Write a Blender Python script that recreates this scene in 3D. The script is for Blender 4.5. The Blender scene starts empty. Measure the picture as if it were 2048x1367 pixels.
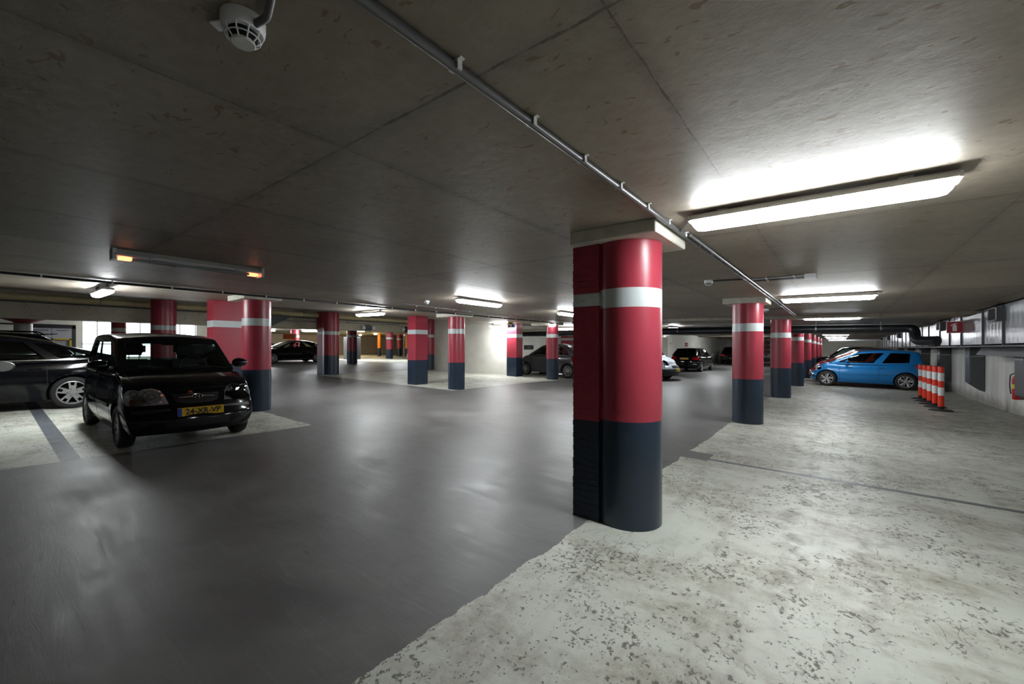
import bpy, bmesh, math, random
from mathutils import Vector, Matrix
from mathutils.bvhtree import BVHTree
random.seed(7)
scn = bpy.context.scene
COL = scn.collection
PI = math.pi
SL = 0.0175
def ss(t): t = min(1, max(0, t)); return t * t * (3 - 2 * t)
def floor_z(x, y=0.0): return -SL * (x + 1.37) - 0.10 * ss((y - 11) / 8) * ss((x + 11.5) / 2)
def ceil_z(x):
    if x >= -11.8: return 2.345 - SL * (x + 1.37)
    return 2.5275 + 0.083 * (-11.8 - x)

# ------------------------------------------------------------------ materials
def new_mat(name):
    m = bpy.data.materials.new(name); m.use_nodes = True
    nt = m.node_tree; b = nt.nodes['Principled BSDF']
    return m, nt, b
def simple(name, col, rough=0.5, metal=0.0, coat=0.0, emit=None, es=0.0, noise=0.0, nscale=8.0, bump=0.0, spec=0.5):
    m, nt, b = new_mat(name)
    b.inputs['Base Color'].default_value = (*col, 1)
    b.inputs['Roughness'].default_value = rough
    b.inputs['Metallic'].default_value = metal
    b.inputs['Coat Weight'].default_value = coat
    b.inputs['Coat Roughness'].default_value = 0.04
    b.inputs['Specular IOR Level'].default_value = spec
    if emit:
        b.inputs['Emission Color'].default_value = (*emit, 1)
        b.inputs['Emission Strength'].default_value = es
    if noise > 0 or bump > 0:
        tc = nt.nodes.new('ShaderNodeTexCoord')
        n = nt.nodes.new('ShaderNodeTexNoise'); n.inputs['Scale'].default_value = nscale; n.inputs['Detail'].default_value = 5
        nt.links.new(tc.outputs['Object'], n.inputs['Vector'])
        if noise > 0:
            mr = nt.nodes.new('ShaderNodeMapRange')
            mr.inputs['From Min'].default_value = 0.3; mr.inputs['From Max'].default_value = 0.7
            mr.inputs['To Min'].default_value = 1 - noise; mr.inputs['To Max'].default_value = 1 + noise
            nt.links.new(n.outputs['Fac'], mr.inputs['Value'])
            h = nt.nodes.new('ShaderNodeHueSaturation'); h.inputs['Color'].default_value = (*col, 1)
            nt.links.new(mr.outputs['Result'], h.inputs['Value'])
            nt.links.new(h.outputs['Color'], b.inputs['Base Color'])
        if bump > 0:
            bp = nt.nodes.new('ShaderNodeBump'); bp.inputs['Strength'].default_value = bump; bp.inputs['Distance'].default_value = 0.01
            nt.links.new(n.outputs['Fac'], bp.inputs['Height']); nt.links.new(bp.outputs['Normal'], b.inputs['Normal'])
    return m
class N:
    """tiny node-expression helper"""
    def __init__(s, nt): s.nt = nt
    def _in(s, sock, v):
        if isinstance(v, (int, float)): sock.default_value = v
        elif isinstance(v, tuple): sock.default_value = v
        else: s.nt.links.new(v, sock)
    def m(s, op, a, b=0.0, c=0.0):
        n = s.nt.nodes.new('ShaderNodeMath'); n.operation = op
        s._in(n.inputs[0], a); s._in(n.inputs[1], b); s._in(n.inputs[2], c)
        return n.outputs[0]
    def noise(s, vec, scale, detail=4, rough=0.55, dist=0.0):
        n = s.nt.nodes.new('ShaderNodeTexNoise')
        s._in(n.inputs['Vector'], vec); n.inputs['Scale'].default_value = scale
        n.inputs['Detail'].default_value = detail; n.inputs['Roughness'].default_value = rough; n.inputs['Distortion'].default_value = dist
        return n.outputs['Fac']
    def mr(s, v, a, b, c=0.0, d=1.0, smooth=False):
        n = s.nt.nodes.new('ShaderNodeMapRange')
        if smooth: n.interpolation_type = 'SMOOTHSTEP'
        s._in(n.inputs['Value'], v)
        for k, x in zip(('From Min', 'From Max', 'To Min', 'To Max'), (a, b, c, d)): n.inputs[k].default_value = x
        return n.outputs['Result']
    def mix(s, f, a, b):
        n = s.nt.nodes.new('ShaderNodeMix'); n.data_type = 'RGBA'
        s._in(n.inputs['Factor'], f); s._in(n.inputs['A'], a); s._in(n.inputs['B'], b)
        return n.outputs['Result']
    def scale(s, vec, v):
        n = s.nt.nodes.new('ShaderNodeMapping'); s.nt.links.new(vec, n.inputs['Vector']); n.inputs['Scale'].default_value = v
        return n.outputs['Vector']
    def band(s, v, c, w):      # 1 where |v-c|<w
        return s.m('LESS_THAN', s.m('ABSOLUTE', s.m('SUBTRACT', v, c)), w)

def floor_material():
    m, nt, b = new_mat('painted_concrete_floor'); n = N(nt)
    tc = nt.nodes.new('ShaderNodeTexCoord'); P = tc.outputs['Object']
    sp = nt.nodes.new('ShaderNodeSeparateXYZ'); nt.links.new(P, sp.inputs[0]); X, Y = sp.outputs[0], sp.outputs[1]
    e = n.m('MULTIPLY', n.m('SUBTRACT', n.noise(P, 2.3, 6, 0.7), 0.5), 0.16)
    Xe = n.m('ADD', X, e); Ye = n.m('ADD', Y, e)
    gt = lambda a, v: n.m('GREATER_THAN', a, v)
    lt = lambda a, v: n.m('LESS_THAN', a, v)
    mul = lambda *a: a[0] if len(a) == 1 else n.m('MULTIPLY', a[0], mul(*a[1:]))
    mx = lambda a, c: n.m('MAXIMUM', a, c)
    notch = mul(n.band(Y, 5.78, 0.2), lt(X, -1.3))
    mR = mul(gt(Xe, -1.6), n.m('SUBTRACT', 1.0, notch))
    mL = mul(lt(Xe, -7.05), lt(Ye, 3.45), gt(X, -20))
    mM = mul(lt(Xe, -9.2), gt(X, -17.4), gt(Ye, 8.75), lt(Y, 30))
    mF = mul(lt(Xe, -24), gt(Ye, 17.5))
    white = mx(mx(mR, mL), mx(mM, mF))
    # stall lines
    lineR = mul(mR, mx(n.band(Y, 5.68, 0.045), mx(n.band(Y, 14.3, 0.04), n.band(Y, 25.9, 0.04))))
    lineL = mul(mL, n.band(Y, 0.62, 0.085))
    # wear of the white paint
    big = n.noise(P, 0.9, 4, 0.6)
    wob = n.noise(P, 1.7, 3)
    cov = n.noise(P, 1.35, 4, 0.6, 0.4)
    speck = n.noise(n.scale(P, (1, 0.8, 1)), 34, 6, 0.68, 0.5)
    med = n.noise(P, 7, 6, 0.7, 0.6)
    dcol = n.m('SQRT', n.m('ADD', n.m('POWER', n.m('ADD', X, 1.37), 2.0), n.m('POWER', n.m('SUBTRACT', Y, 3.3), 2.0)))
    clean = n.mr(n.m('ADD', dcol, n.m('MULTIPLY', wob, 0.4)), 0.62, 0.85, 0, 1)
    thr = n.mr(n.m('ADD', n.m('MULTIPLY', cov, 0.6), n.m('MULTIPLY', med, 0.4)), 0.42, 0.58, 0.67, 0.525)
    wear = mul(n.mr(n.m('SUBTRACT', speck, thr), -0.01, 0.035), clean)
    vo = nt.nodes.new('ShaderNodeTexVoronoi'); vo.inputs['Scale'].default_value = 46; nt.links.new(P, vo.inputs['Vector'])
    pm = n.m('MAXIMUM', mul(n.mr(Y, 2.6, 1.9, 0, 1), n.mr(X, -0.3, -0.8, 0, 1)), n.mr(big, 0.56, 0.62, 0, 0.8))
    pits = mul(n.m('LESS_THAN', vo.outputs['Distance'], n.mr(n.m('MULTIPLY', n.m('ADD', vo.outputs['Color'], 0.0), 1.0), 0.45, 1.0, 0.0, 0.36)), n.m('GREATER_THAN', pm, n.m('MULTIPLY', speck, 1.1)))
    # tyre tracks along the bays
    ts = n.noise(n.scale(P, (3.5, 0.5, 1)), 1.0, 6, 0.7, 0.8)
    wobx = n.m('MULTIPLY', n.m('SUBTRACT', wob, 0.5), 0.5)
    Xw = n.m('ADD', X, wobx)
    tr = mx(n.mr(n.m('ABSOLUTE', n.m('SUBTRACT', Xw, -0.28)), 0.03, 0.10, 1, 0),
            mx(n.mr(n.m('ABSOLUTE', n.m('SUBTRACT', Xw, 0.15)), 0.01, 0.07, 1, 0), n.mr(n.m('ABSOLUTE', n.m('SUBTRACT', Xw, 1.2)), 0.03, 0.10, 0.7, 0)))
    tr = mul(tr, n.mr(med, 0.40, 0.58), n.mr(Y, 2.0, 3.0))
    brown = n.noise(n.scale(P, (0.8, 1.5, 1)), 1.5, 6, 0.65, 0.6)
    stain = n.m('MAXIMUM', n.m('MULTIPLY', tr, 0.55), n.m('MULTIPLY', n.mr(ts, 0.50, 0.70, 0, 0.55), n.mr(med, 0.38, 0.6, 0.15, 1.0)))
    bst = mul(n.mr(brown, 0.45, 0.62, 0, 0.7), n.mr(n.noise(P, 11, 5, 0.7), 0.36, 0.62, 0.2, 1.0), clean)
    crack = n.mr(n.m('ABSOLUTE', n.m('SUBTRACT', n.noise(P, 1.5, 5, 0.6, 0.3), 0.5)), 0.0012, 0.0035, 1, 0)
    crack = mul(crack, n.mr(big, 0.48, 0.52))
    wcol = n.mix(n.noise(P, 2.6, 5), (0.56, 0.585, 0.50, 1), (0.72, 0.735, 0.66, 1))
    wcol = n.mix(bst, wcol, (0.27, 0.235, 0.165, 1))
    wcol = n.mix(stain, wcol, (0.20, 0.18, 0.145, 1))
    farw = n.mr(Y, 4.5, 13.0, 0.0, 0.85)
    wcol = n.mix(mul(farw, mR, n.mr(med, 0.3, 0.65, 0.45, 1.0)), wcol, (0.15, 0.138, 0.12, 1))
    wcol = n.mix(n.m('MULTIPLY', wear, 0.88), wcol, (0.12, 0.108, 0.082, 1))
    wcol = n.mix(n.m('MULTIPLY', pits, 0.85), wcol, (0.10, 0.10, 0.085, 1))
    wcol = n.mix(n.m('MULTIPLY', crack, 0.7), wcol, (0.08, 0.07, 0.05, 1))
    wcol = n.mix(mx(n.m('MULTIPLY', lineR, 0.9), lineL), wcol, (0.105, 0.115, 0.13, 1))
    jr = mx(n.band(n.m('ADD', Y, n.m('MULTIPLY', e, 0.15)), 10.7, 0.012), n.band(X, -11.6, 0.012))
    wcol = n.mix(jr, wcol, (0.05, 0.05, 0.05, 1))
    # dark aisle screed
    g1 = n.noise(P, 1.1, 6, 0.65, 0.5)
    gcol = n.mix(n.mr(g1, 0.3, 0.7), (0.09, 0.086, 0.085, 1), (0.185, 0.18, 0.176, 1))
    sc = n.noise(n.scale(P, (1.0, 9.0, 1)), 1.3, 7, 0.75, 0.8)
    gcol = n.mix(n.mr(sc, 0.54, 0.70, 0, 0.45), gcol, (0.24, 0.24, 0.245, 1))
    scd = n.noise(n.scale(P, (0.8, 3.0, 1)), 2.1, 5, 0.6, 1.5)
    gcol = n.mix(n.mr(scd, 0.66, 0.72, 0, 0.5), gcol, (0.035, 0.033, 0.033, 1))
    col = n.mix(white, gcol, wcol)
    nt.links.new(col, b.inputs['Base Color'])
    rg = n.mr(n.m('MULTIPLY_ADD', sc, 0.5, n.m('MULTIPLY', g1, 0.5)), 0.35, 0.65, 0.38, 0.58)
    rw = n.mr(med, 0.3, 0.7, 0.34, 0.6)
    rr = nt.nodes.new('ShaderNodeMix'); nt.links.new(white, rr.inputs[0]); nt.links.new(rg, rr.inputs[2]); nt.links.new(rw, rr.inputs[3])
    nt.links.new(rr.outputs[0], b.inputs['Roughness'])
    bp = nt.nodes.new('ShaderNodeBump'); bp.inputs['Strength'].default_value = 0.5; bp.inputs['Distance'].default_value = 0.004
    h = n.m('ADD', n.m('MULTIPLY', white, n.m('SUBTRACT', 0.5, n.m('MULTIPLY', n.m('MAXIMUM', wear, pits), 0.6))), n.m('MULTIPLY', n.m('ADD', n.noise(P, 5, 5), n.m('MULTIPLY', sc, 0.8)), 0.9))
    nt.links.new(h, bp.inputs['Height']); nt.links.new(bp.outputs['Normal'], b.inputs['Normal'])
    return m

def ceiling_material(name, c1, c2, joints=True):
    m, nt, b = new_mat(name); n = N(nt)
    tc = nt.nodes.new('ShaderNodeTexCoord'); P = tc.outputs['Object']
    sp = nt.nodes.new('ShaderNodeSeparateXYZ'); nt.links.new(P, sp.inputs[0]); X, Y = sp.outputs[0], sp.outputs[1]
    big = n.noise(P, 0.8, 5, 0.6); fine = n.noise(P, 14, 6, 0.6)
    col = n.mix(n.mr(n.m('MULTIPLY_ADD', fine, 0.35, n.m('MULTIPLY', big, 0.65)), 0.36, 0.64), (*c1, 1), (*c2, 1))
    gx = n.m('SUBTRACT', n.m('MODULO', n.m('ADD', X, 0.5 + 135.0 + 0.675), 1.35), 0.675)
    gy = n.m('SUBTRACT', n.m('MODULO', n.m('ADD', Y, -1.05 + 267.0 + 1.335), 2.67), 1.335)
    if joints:
        px = n.m('FLOOR', n.m('DIVIDE', n.m('ADD', X, 0.5 + 135.0), 1.35)); py = n.m('FLOOR', n.m('DIVIDE', n.m('ADD', Y, -1.05 + 267.0), 2.67))
        cb = nt.nodes.new('ShaderNodeCombineXYZ'); nt.links.new(px, cb.inputs[0]); nt.links.new(py, cb.inputs[1])
        wn = nt.nodes.new('ShaderNodeTexWhiteNoise'); nt.links.new(cb.outputs[0], wn.inputs['Vector'])
        hs = nt.nodes.new('ShaderNodeHueSaturation'); nt.links.new(n.mr(wn.outputs['Value'], 0, 1, 0.84, 1.14), hs.inputs['Value']); nt.links.new(col, hs.inputs['Color'])
        col = hs.outputs['Color']
        wj = n.m('MULTIPLY', n.mr(n.noise(P, 6, 5, 0.7), 0.38, 0.66, 0.15, 1.0), 0.018)
        jx = n.m('LESS_THAN', n.m('ABSOLUTE', n.m('ADD', gx, n.m('MULTIPLY', n.m('SUBTRACT', n.noise(P, 4, 5), 0.5), 0.02))), n.m('MULTIPLY', wj, 0.35))
        jy = n.m('LESS_THAN', n.m('ABSOLUTE', n.m('ADD', gy, n.m('MULTIPLY', n.m('SUBTRACT', n.noise(P, 5, 5), 0.5), 0.02))), n.m('MULTIPLY', wj, 0.55))
        halo = n.m('MAXIMUM', n.mr(n.m('ABSOLUTE', gx), 0.0, 0.07, 1, 0), n.mr(n.m('ABSOLUTE', gy), 0.0, 0.09, 1, 0))
        col = n.mix(n.m('MULTIPLY', halo, n.mr(n.noise(P, 5, 5, 0.7), 0.35, 0.65, 0.0, 0.6)), col, (0.10, 0.095, 0.08, 1))
        jj = n.m('MAXIMUM', jx, jy)
        col = n.mix(n.m('MULTIPLY', jj, n.mr(n.noise(P, 9, 4, 0.7), 0.35, 0.6, 0.25, 0.85)), col, (0.07, 0.056, 0.04, 1))
    wisp = n.noise(n.scale(P, (1.0, 1.9, 1)), 9, 2, 0.4, 1.6)
    col = n.mix(n.m('MULTIPLY', n.mr(wisp, 0.675, 0.70), 0.7), col, (0.17, 0.10, 0.035, 1))
    vo = nt.nodes.new('ShaderNodeTexVoronoi'); vo.inputs['Scale'].default_value = 3.4; nt.links.new(P, vo.inputs['Vector'])
    pit = n.m('LESS_THAN', vo.outputs['Distance'], n.mr(fine, 0.45, 0.75, 0.0, 0.085))
    col = n.mix(n.m('MULTIPLY', pit, 0.8), col, (0.04, 0.035, 0.03, 1))
    nt.links.new(col, b.inputs['Base Color']); b.inputs['Roughness'].default_value = 0.5
    bp = nt.nodes.new('ShaderNodeBump'); bp.inputs['Strength'].default_value = 0.35; bp.inputs['Distance'].default_value = 0.006
    nt.links.new(n.m('SUBTRACT', n.m('ADD', fine, big), pit), bp.inputs['Height']); nt.links.new(bp.outputs['Normal'], b.inputs['Normal'])
    return m

def glass_mat(name, tint, refl=1.0):
    m = bpy.data.materials.new(name); m.use_nodes = True; nt = m.node_tree; nt.nodes.clear()
    o = nt.nodes.new('ShaderNodeOutputMaterial'); mx = nt.nodes.new('ShaderNodeMixShader')
    t = nt.nodes.new('ShaderNodeBsdfTransparent'); t.inputs[0].default_value = (*tint, 1)
    g = nt.nodes.new('ShaderNodeBsdfGlossy'); g.inputs['Roughness'].default_value = 0.03
    f = nt.nodes.new('ShaderNodeFresnel'); f.inputs[0].default_value = 1.5
    nt.links.new(f.outputs[0], mx.inputs[0]); nt.links.new(t.outputs[0], mx.inputs[1]); nt.links.new(g.outputs[0], mx.inputs[2])
    nt.links.new(mx.outputs[0], o.inputs[0])
    return m

M = {}
M['floor'] = floor_material()
M['ceiling'] = ceiling_material('board_marked_concrete', (0.235, 0.198, 0.155), (0.345, 0.305, 0.245))
M['concrete'] = ceiling_material('beam_concrete', (0.42, 0.385, 0.28), (0.60, 0.56, 0.43), joints=False)
M['whitewall'] = simple('limewashed_wall', (0.88, 0.86, 0.78), 0.75, noise=0.07, nscale=1.6, bump=0.25)
M['beigewall'] = simple('beige_wall', (0.62, 0.50, 0.36), 0.7, noise=0.06, nscale=1.2)
def rough_wall():
    m, nt, b = new_mat('stained_white_render'); n = N(nt)
    tc = nt.nodes.new('ShaderNodeTexCoord'); P = tc.outputs['Object']
    sp = nt.nodes.new('ShaderNodeSeparateXYZ'); nt.links.new(P, sp.inputs[0])
    st = n.noise(n.scale(P, (1, 1.2, 0.25)), 1.6, 5, 0.6)
    low = n.mr(n.m('ADD', sp.outputs[2], n.m('MULTIPLY', n.noise(P, 6, 5), 0.35)), 0.1, 0.35, 1, 0)
    c = n.mix(n.mr(st, 0.4, 0.62), (0.74, 0.74, 0.71, 1), (0.58, 0.58, 0.56, 1))
    c = n.mix(n.m('MULTIPLY', low, 0.7), c, (0.20, 0.18, 0.15, 1))
    nt.links.new(c, b.inputs['Base Color']); b.inputs['Roughness'].default_value = 0.8
    bp = nt.nodes.new('ShaderNodeBump'); bp.inputs['Strength'].default_value = 0.6; bp.inputs['Distance'].default_value = 0.02
    nt.links.new(n.noise(P, 4, 6), bp.inputs['Height']); nt.links.new(bp.outputs['Normal'], b.inputs['Normal'])
    return m
M['roughwall'] = rough_wall()
M['capital'] = simple('whitewashed_concrete', (0.60, 0.58, 0.50), 0.7, noise=0.12, nscale=9, bump=0.3)
def paint(name, col, rough):
    m, nt, b = new_mat(name); n = N(nt)
    tc = nt.nodes.new('ShaderNodeTexCoord'); P = tc.outputs['Object']
    c = n.mix(n.mr(n.noise(P, 2.5, 4), 0.35, 0.65), (*[v * 0.93 for v in col], 1), (*[min(1, v * 1.05) for v in col], 1))
    vo = nt.nodes.new('ShaderNodeTexVoronoi'); vo.inputs['Scale'].default_value = 5.5; nt.links.new(P, vo.inputs['Vector'])
    chip = n.m('LESS_THAN', vo.outputs['Distance'], n.mr(n.noise(P, 20, 3), 0.5, 0.75, 0.0, 0.075))
    c = n.mix(chip, c, (*[v * 0.25 for v in col], 1))
    nt.links.new(c, b.inputs['Base Color']); b.inputs['Roughness'].default_value = rough
    bp = nt.nodes.new('ShaderNodeBump'); bp.inputs['Strength'].default_value = 0.25; bp.inputs['Distance'].default_value = 0.004
    nt.links.new(n.noise(P, 9, 4), bp.inputs['Height']); nt.links.new(bp.outputs['Normal'], b.inputs['Normal'])
    return m
M['red'] = paint('crimson_gloss_paint', (0.33, 0.034, 0.055), 0.34)
M['navy'] = paint('navy_gloss_paint', (0.016, 0.030, 0.052), 0.3)
M['stripe'] = paint('pale_grey_gloss_paint', (0.52, 0.57, 0.57), 0.3)
M['brickred'] = simple('matt_red_brick', (0.31, 0.030, 0.05), 0.6, noise=0.15, nscale=30, bump=0.5)
M['bricknavy'] = simple('matt_navy_brick', (0.012, 0.022, 0.038), 0.6, noise=0.15, nscale=30, bump=0.5)
M['brickgrey'] = simple('matt_pale_brick', (0.56, 0.61, 0.61), 0.6, noise=0.08, nscale=30, bump=0.5)
M['orange'] = simple('orange_paint', (0.75, 0.22, 0.015), 0.4)
M['steel'] = simple('galvanised_conduit', (0.34, 0.35, 0.37), 0.34, metal=0.85)
M['conduit'] = simple('grey_plastic_conduit', (0.12, 0.122, 0.125), 0.32, metal=0.2)
M['alu'] = simple('duct_sheet_aluminium', (0.52, 0.54, 0.57), 0.3, metal=0.9, noise=0.16, nscale=2.5, bump=0.25)
M['ductgrey'] = simple('painted_duct_grey', (0.10, 0.105, 0.11), 0.5, metal=0.3)
M['blackpipe'] = simple('black_pvc_pipe', (0.012, 0.014, 0.018), 0.3)
M['yellowpipe'] = simple('cream_drain_pipe', (0.66, 0.58, 0.32), 0.45, noise=0.08)
M['white'] = simple('white_plastic', (0.86, 0.87, 0.90), 0.4)
M['lampbody'] = simple('lamp_housing_white', (0.7, 0.7, 0.69), 0.4)
LAMP = 73.0
M['tube'] = simple('lit_diffuser', (0.9, 0.9, 0.9), 0.4, emit=(0.94, 0.98, 1.0), es=LAMP)
M['tubedim'] = simple('small_lit_face', (0.9, 0.9, 0.9), 0.4, emit=(0.94, 0.98, 1.0), es=25)
M['tubea'] = simple('lit_diffuser_aisle', (0.9, 0.9, 0.9), 0.4, emit=(0.94, 0.98, 1.0), es=LAMP * 1.95)
M['tube2'] = simple('lit_diffuser_far', (0.9, 0.9, 0.9), 0.4, emit=(0.92, 0.97, 1.0), es=LAMP * 2.6)
M['tubeoff'] = simple('dim_tube', (0.30, 0.31, 0.32), 0.3)
M['glow'] = simple('glowing_tube_end', (0.9, 0.4, 0.2), 0.4, emit=(1.0, 0.27, 0.1), es=4.0)
M['warm'] = simple('warm_lamp', (0.9, 0.8, 0.6), 0.4, emit=(1.0, 0.72, 0.38), es=140)
M['day'] = simple('daylit_frosted_pane', (0.9, 0.9, 0.9), 0.5, emit=(0.86, 0.92, 1.0), es=9)
M['black'] = simple('black_plastic', (0.012, 0.012, 0.013), 0.45)
M['dark'] = simple('dark_lining', (0.010, 0.010, 0.011), 0.8)
M['trim'] = simple('black_textured_trim', (0.018, 0.02, 0.024), 0.5)
M['rubber'] = simple('tyre_rubber', (0.014, 0.014, 0.015), 0.75)
M['alloy'] = simple('alloy_rim', (0.50, 0.50, 0.51), 0.32, metal=0.75)
M['alloyd'] = simple('dull_hubcap', (0.28, 0.28, 0.29), 0.45, metal=0.6)
M['chrome'] = simple('chrome', (0.75, 0.76, 0.78), 0.12, metal=1.0)
M['lamplens'] = glass_mat('clear_lens', (0.88, 0.9, 0.92))
M['reflector'] = simple('lamp_reflector', (0.92, 0.92, 0.91), 0.25, metal=0.15, noise=0.3, nscale=34, bump=0.8)
M['amber'] = simple('amber_lens', (0.8, 0.20, 0.03), 0.2, coat=1)
M['redlens'] = simple('red_lens', (0.55, 0.01, 0.012), 0.15, coat=1)
M['seat'] = simple('seat_cloth', (0.025, 0.026, 0.03), 0.9)
M['plate'] = simple('yellow_number_plate', (0.80, 0.50, 0.02), 0.4)
M['plateblue'] = simple('plate_blue_band', (0.01, 0.06, 0.42), 0.4)
M['plateink'] = simple('plate_lettering', (0.01, 0.01, 0.01), 0.5)
M['glass'] = glass_mat('car_glass', (0.62, 0.72, 0.70))
M['glassd'] = glass_mat('privacy_glass', (0.06, 0.07, 0.07))
M['signred'] = simple('sign_red', (0.34, 0.018, 0.03), 0.4)
M['signwhite'] = simple('sign_white', (0.78, 0.78, 0.78), 0.4)
M['signgreen'] = simple('sign_green', (0.02, 0.35, 0.12), 0.4)
M['postred'] = simple('bollard_orange_red', (0.85, 0.045, 0.015), 0.35)
M['reflwhite'] = simple('retroreflective_white', (0.85, 0.87, 0.88), 0.3, emit=None)
M['extred'] = simple('extinguisher_red', (0.50, 0.008, 0.012), 0.25, coat=0.6)
M['yellow'] = simple('yellow_paint', (0.75, 0.55, 0.03), 0.4)
M['door'] = simple('pale_door_panel', (0.42, 0.43, 0.48), 0.5, noise=0.05)
M['orangebox'] = simple('orange_sign_face', (0.55, 0.10, 0.012), 0.4)
M['bluesign'] = simple('blue_sign', (0.02, 0.09, 0.45), 0.4)
def car_paint(name, col, rough=0.28, metal=0.0):
    if max(col) < 0.02: return simple(name, col, 0.10, 0.0, coat=0.0, spec=0.45)
    return simple(name, col, rough, metal, coat=0.6, spec=0.35)

# ------------------------------------------------------------------ mesh helpers
def link_mesh(name, bm, mats, parent=None, smooth=False, loc=None):
    me = bpy.data.meshes.new(name)
    bmesh.ops.recalc_face_normals(bm, faces=bm.faces[:])
    bm.to_mesh(me); bm.free()
    if not isinstance(mats, (list, tuple)): mats = [mats]
    for m in mats: me.materials.append(m)
    if smooth:
        me.polygons.foreach_set('use_smooth', [True] * len(me.polygons))
        try: me.set_sharp_from_angle(angle=math.radians(38))
        except Exception: pass
    o = bpy.data.objects.new(name, me); COL.objects.link(o)
    if parent is not None: o.parent = parent
    if loc is not None: o.location = loc
    return o
def link_obj(name, me, parent=None, loc=(0, 0, 0), rot=(0, 0, 0), scale=(1, 1, 1)):
    o = bpy.data.objects.new(name, me); COL.objects.link(o); o.parent = parent
    o.location = loc; o.rotation_euler = rot; o.scale = scale
    return o
def thing(name, label, cat, loc=(0, 0, 0), rot=0, group=None):
    o = bpy.data.objects.new(name, None); COL.objects.link(o); o.empty_display_size = 0.1
    o.location = loc; o.rotation_euler = (0, 0, rot)
    o['label'] = label; o['category'] = cat
    if group: o['group'] = group
    return o
def tag(o, label, cat, group=None):
    o['label'] = label; o['category'] = cat
    if group: o['group'] = group
    return o
def struct(o): o['kind'] = 'structure'; return o
def add_box(bm, p0, p1, mi=0):
    x0, y0, z0 = p0; x1, y1, z1 = p1
    v = [bm.verts.new(c) for c in ((x0, y0, z0), (x1, y0, z0), (x1, y1, z0), (x0, y1, z0), (x0, y0, z1), (x1, y0, z1), (x1, y1, z1), (x0, y1, z1))]
    for f in ((0, 3, 2, 1), (4, 5, 6, 7), (0, 1, 5, 4), (1, 2, 6, 5), (2, 3, 7, 6), (3, 0, 4, 7)):
        fc = bm.faces.new([v[i] for i in f]); fc.material_index = mi
    return v
def box(name, p0, p1, mat, parent=None, bev=0.0):
    bm = bmesh.new(); add_box(bm, p0, p1)
    if bev > 0: bmesh.ops.bevel(bm, geom=bm.edges[:], offset=bev, segments=2, affect='EDGES')
    return link_mesh(name, bm, mat, parent, smooth=bev > 0)
def add_prism(bm, pts, axis, a, b, mi=0):
    """pts 2D outline; axis index extruded from a to b"""
    def P(p, t):
        c = list(p); c.insert(axis, t); return tuple(c)
    v0 = [bm.verts.new(P(p, a)) for p in pts]; v1 = [bm.verts.new(P(p, b)) for p in pts]
    n = len(pts)
    for f in (bm.faces.new(v0), bm.faces.new(v1[::-1])): f.material_index = mi
    for i in range(n):
        f = bm.faces.new((v0[i], v1[i], v1[(i + 1) % n], v0[(i + 1) % n])); f.material_index = mi
def add_lathe(bm, prof, seg=32, mats=None, origin=(0, 0, 0), axis='z', cap=True):
    """prof: list of (r, h); mats: material index of each band"""
    rings = []
    for r, h in prof:
        ring = []
        for i in range(seg):
            a = 2 * PI * i / seg; u, v = r * math.cos(a), r * math.sin(a)
            c = (u, v, h) if axis == 'z' else ((u, h, v) if axis == 'y' else (h, u, v))
            ring.append(bm.verts.new(Vector(c) + Vector(origin)))
        rings.append(ring)
    for k in range(len(rings) - 1):
        for i in range(seg):
            f = bm.faces.new((rings[k][i], rings[k][(i + 1) % seg], rings[k + 1][(i + 1) % seg], rings[k + 1][i]))
            if mats: f.material_index = mats[k]
    if cap:
        f = bm.faces.new(rings[0][::-1]); f.material_index = mats[0] if mats else 0
        f = bm.faces.new(rings[-1]); f.material_index = mats[-1] if mats else 0
def add_tube(bm, pts, r, seg=12, mi=0):
    pts = [Vector(p) for p in pts]; rings = []
    prev = None
    for i, p in enumerate(pts):
        d = (pts[min(i + 1, len(pts) - 1)] - pts[max(i - 1, 0)]).normalized()
        if prev is None:
            u = d.orthogonal().normalized()
        else:
            u = (prev - d * prev.dot(d)).normalized()
        prev = u; w = d.cross(u)
        rings.append([bm.verts.new(p + (u * math.cos(2 * PI * k / seg) + w * math.sin(2 * PI * k / seg)) * r) for k in range(seg)])
    for a, b in zip(rings, rings[1:]):
        for k in range(seg):
            bm.faces.new((a[k], a[(k + 1) % seg], b[(k + 1) % seg], b[k])).material_index = mi
    bm.faces.new(rings[0][::-1]).material_index = mi; bm.faces.new(rings[-1]).material_index = mi
def arc_path(pts, r=0.12, n=6):
    """round the corners of a polyline"""
    pts = [Vector(p) for p in pts]; out = [pts[0]]
    for a, b, c in zip(pts, pts[1:], pts[2:]):
        d1 = (a - b).normalized(); d2 = (c - b).normalized()
        p1 = b + d1 * r; p2 = b + d2 * r
        for i in range(n + 1):
            t = i / n; out.append(p1 * (1 - t) ** 2 + b * 2 * t * (1 - t) + p2 * t * t)
    out.append(pts[-1]); return out
def text_mesh(s, size, depth=0.002, bold=0.0):
    cu = bpy.data.curves.new('lettering', 'FONT'); cu.body = s; cu.size = size; cu.extrude = depth; cu.offset = bold
    cu.align_x = 'CENTER'; cu.align_y = 'CENTER'
    o = bpy.data.objects.new('tmp_text', cu); COL.objects.link(o)
    dg = bpy.context.evaluated_depsgraph_get(); me = bpy.data.meshes.new_from_object(o.evaluated_get(dg))
    bpy.data.objects.remove(o); bpy.data.curves.remove(cu)
    return me
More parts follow.
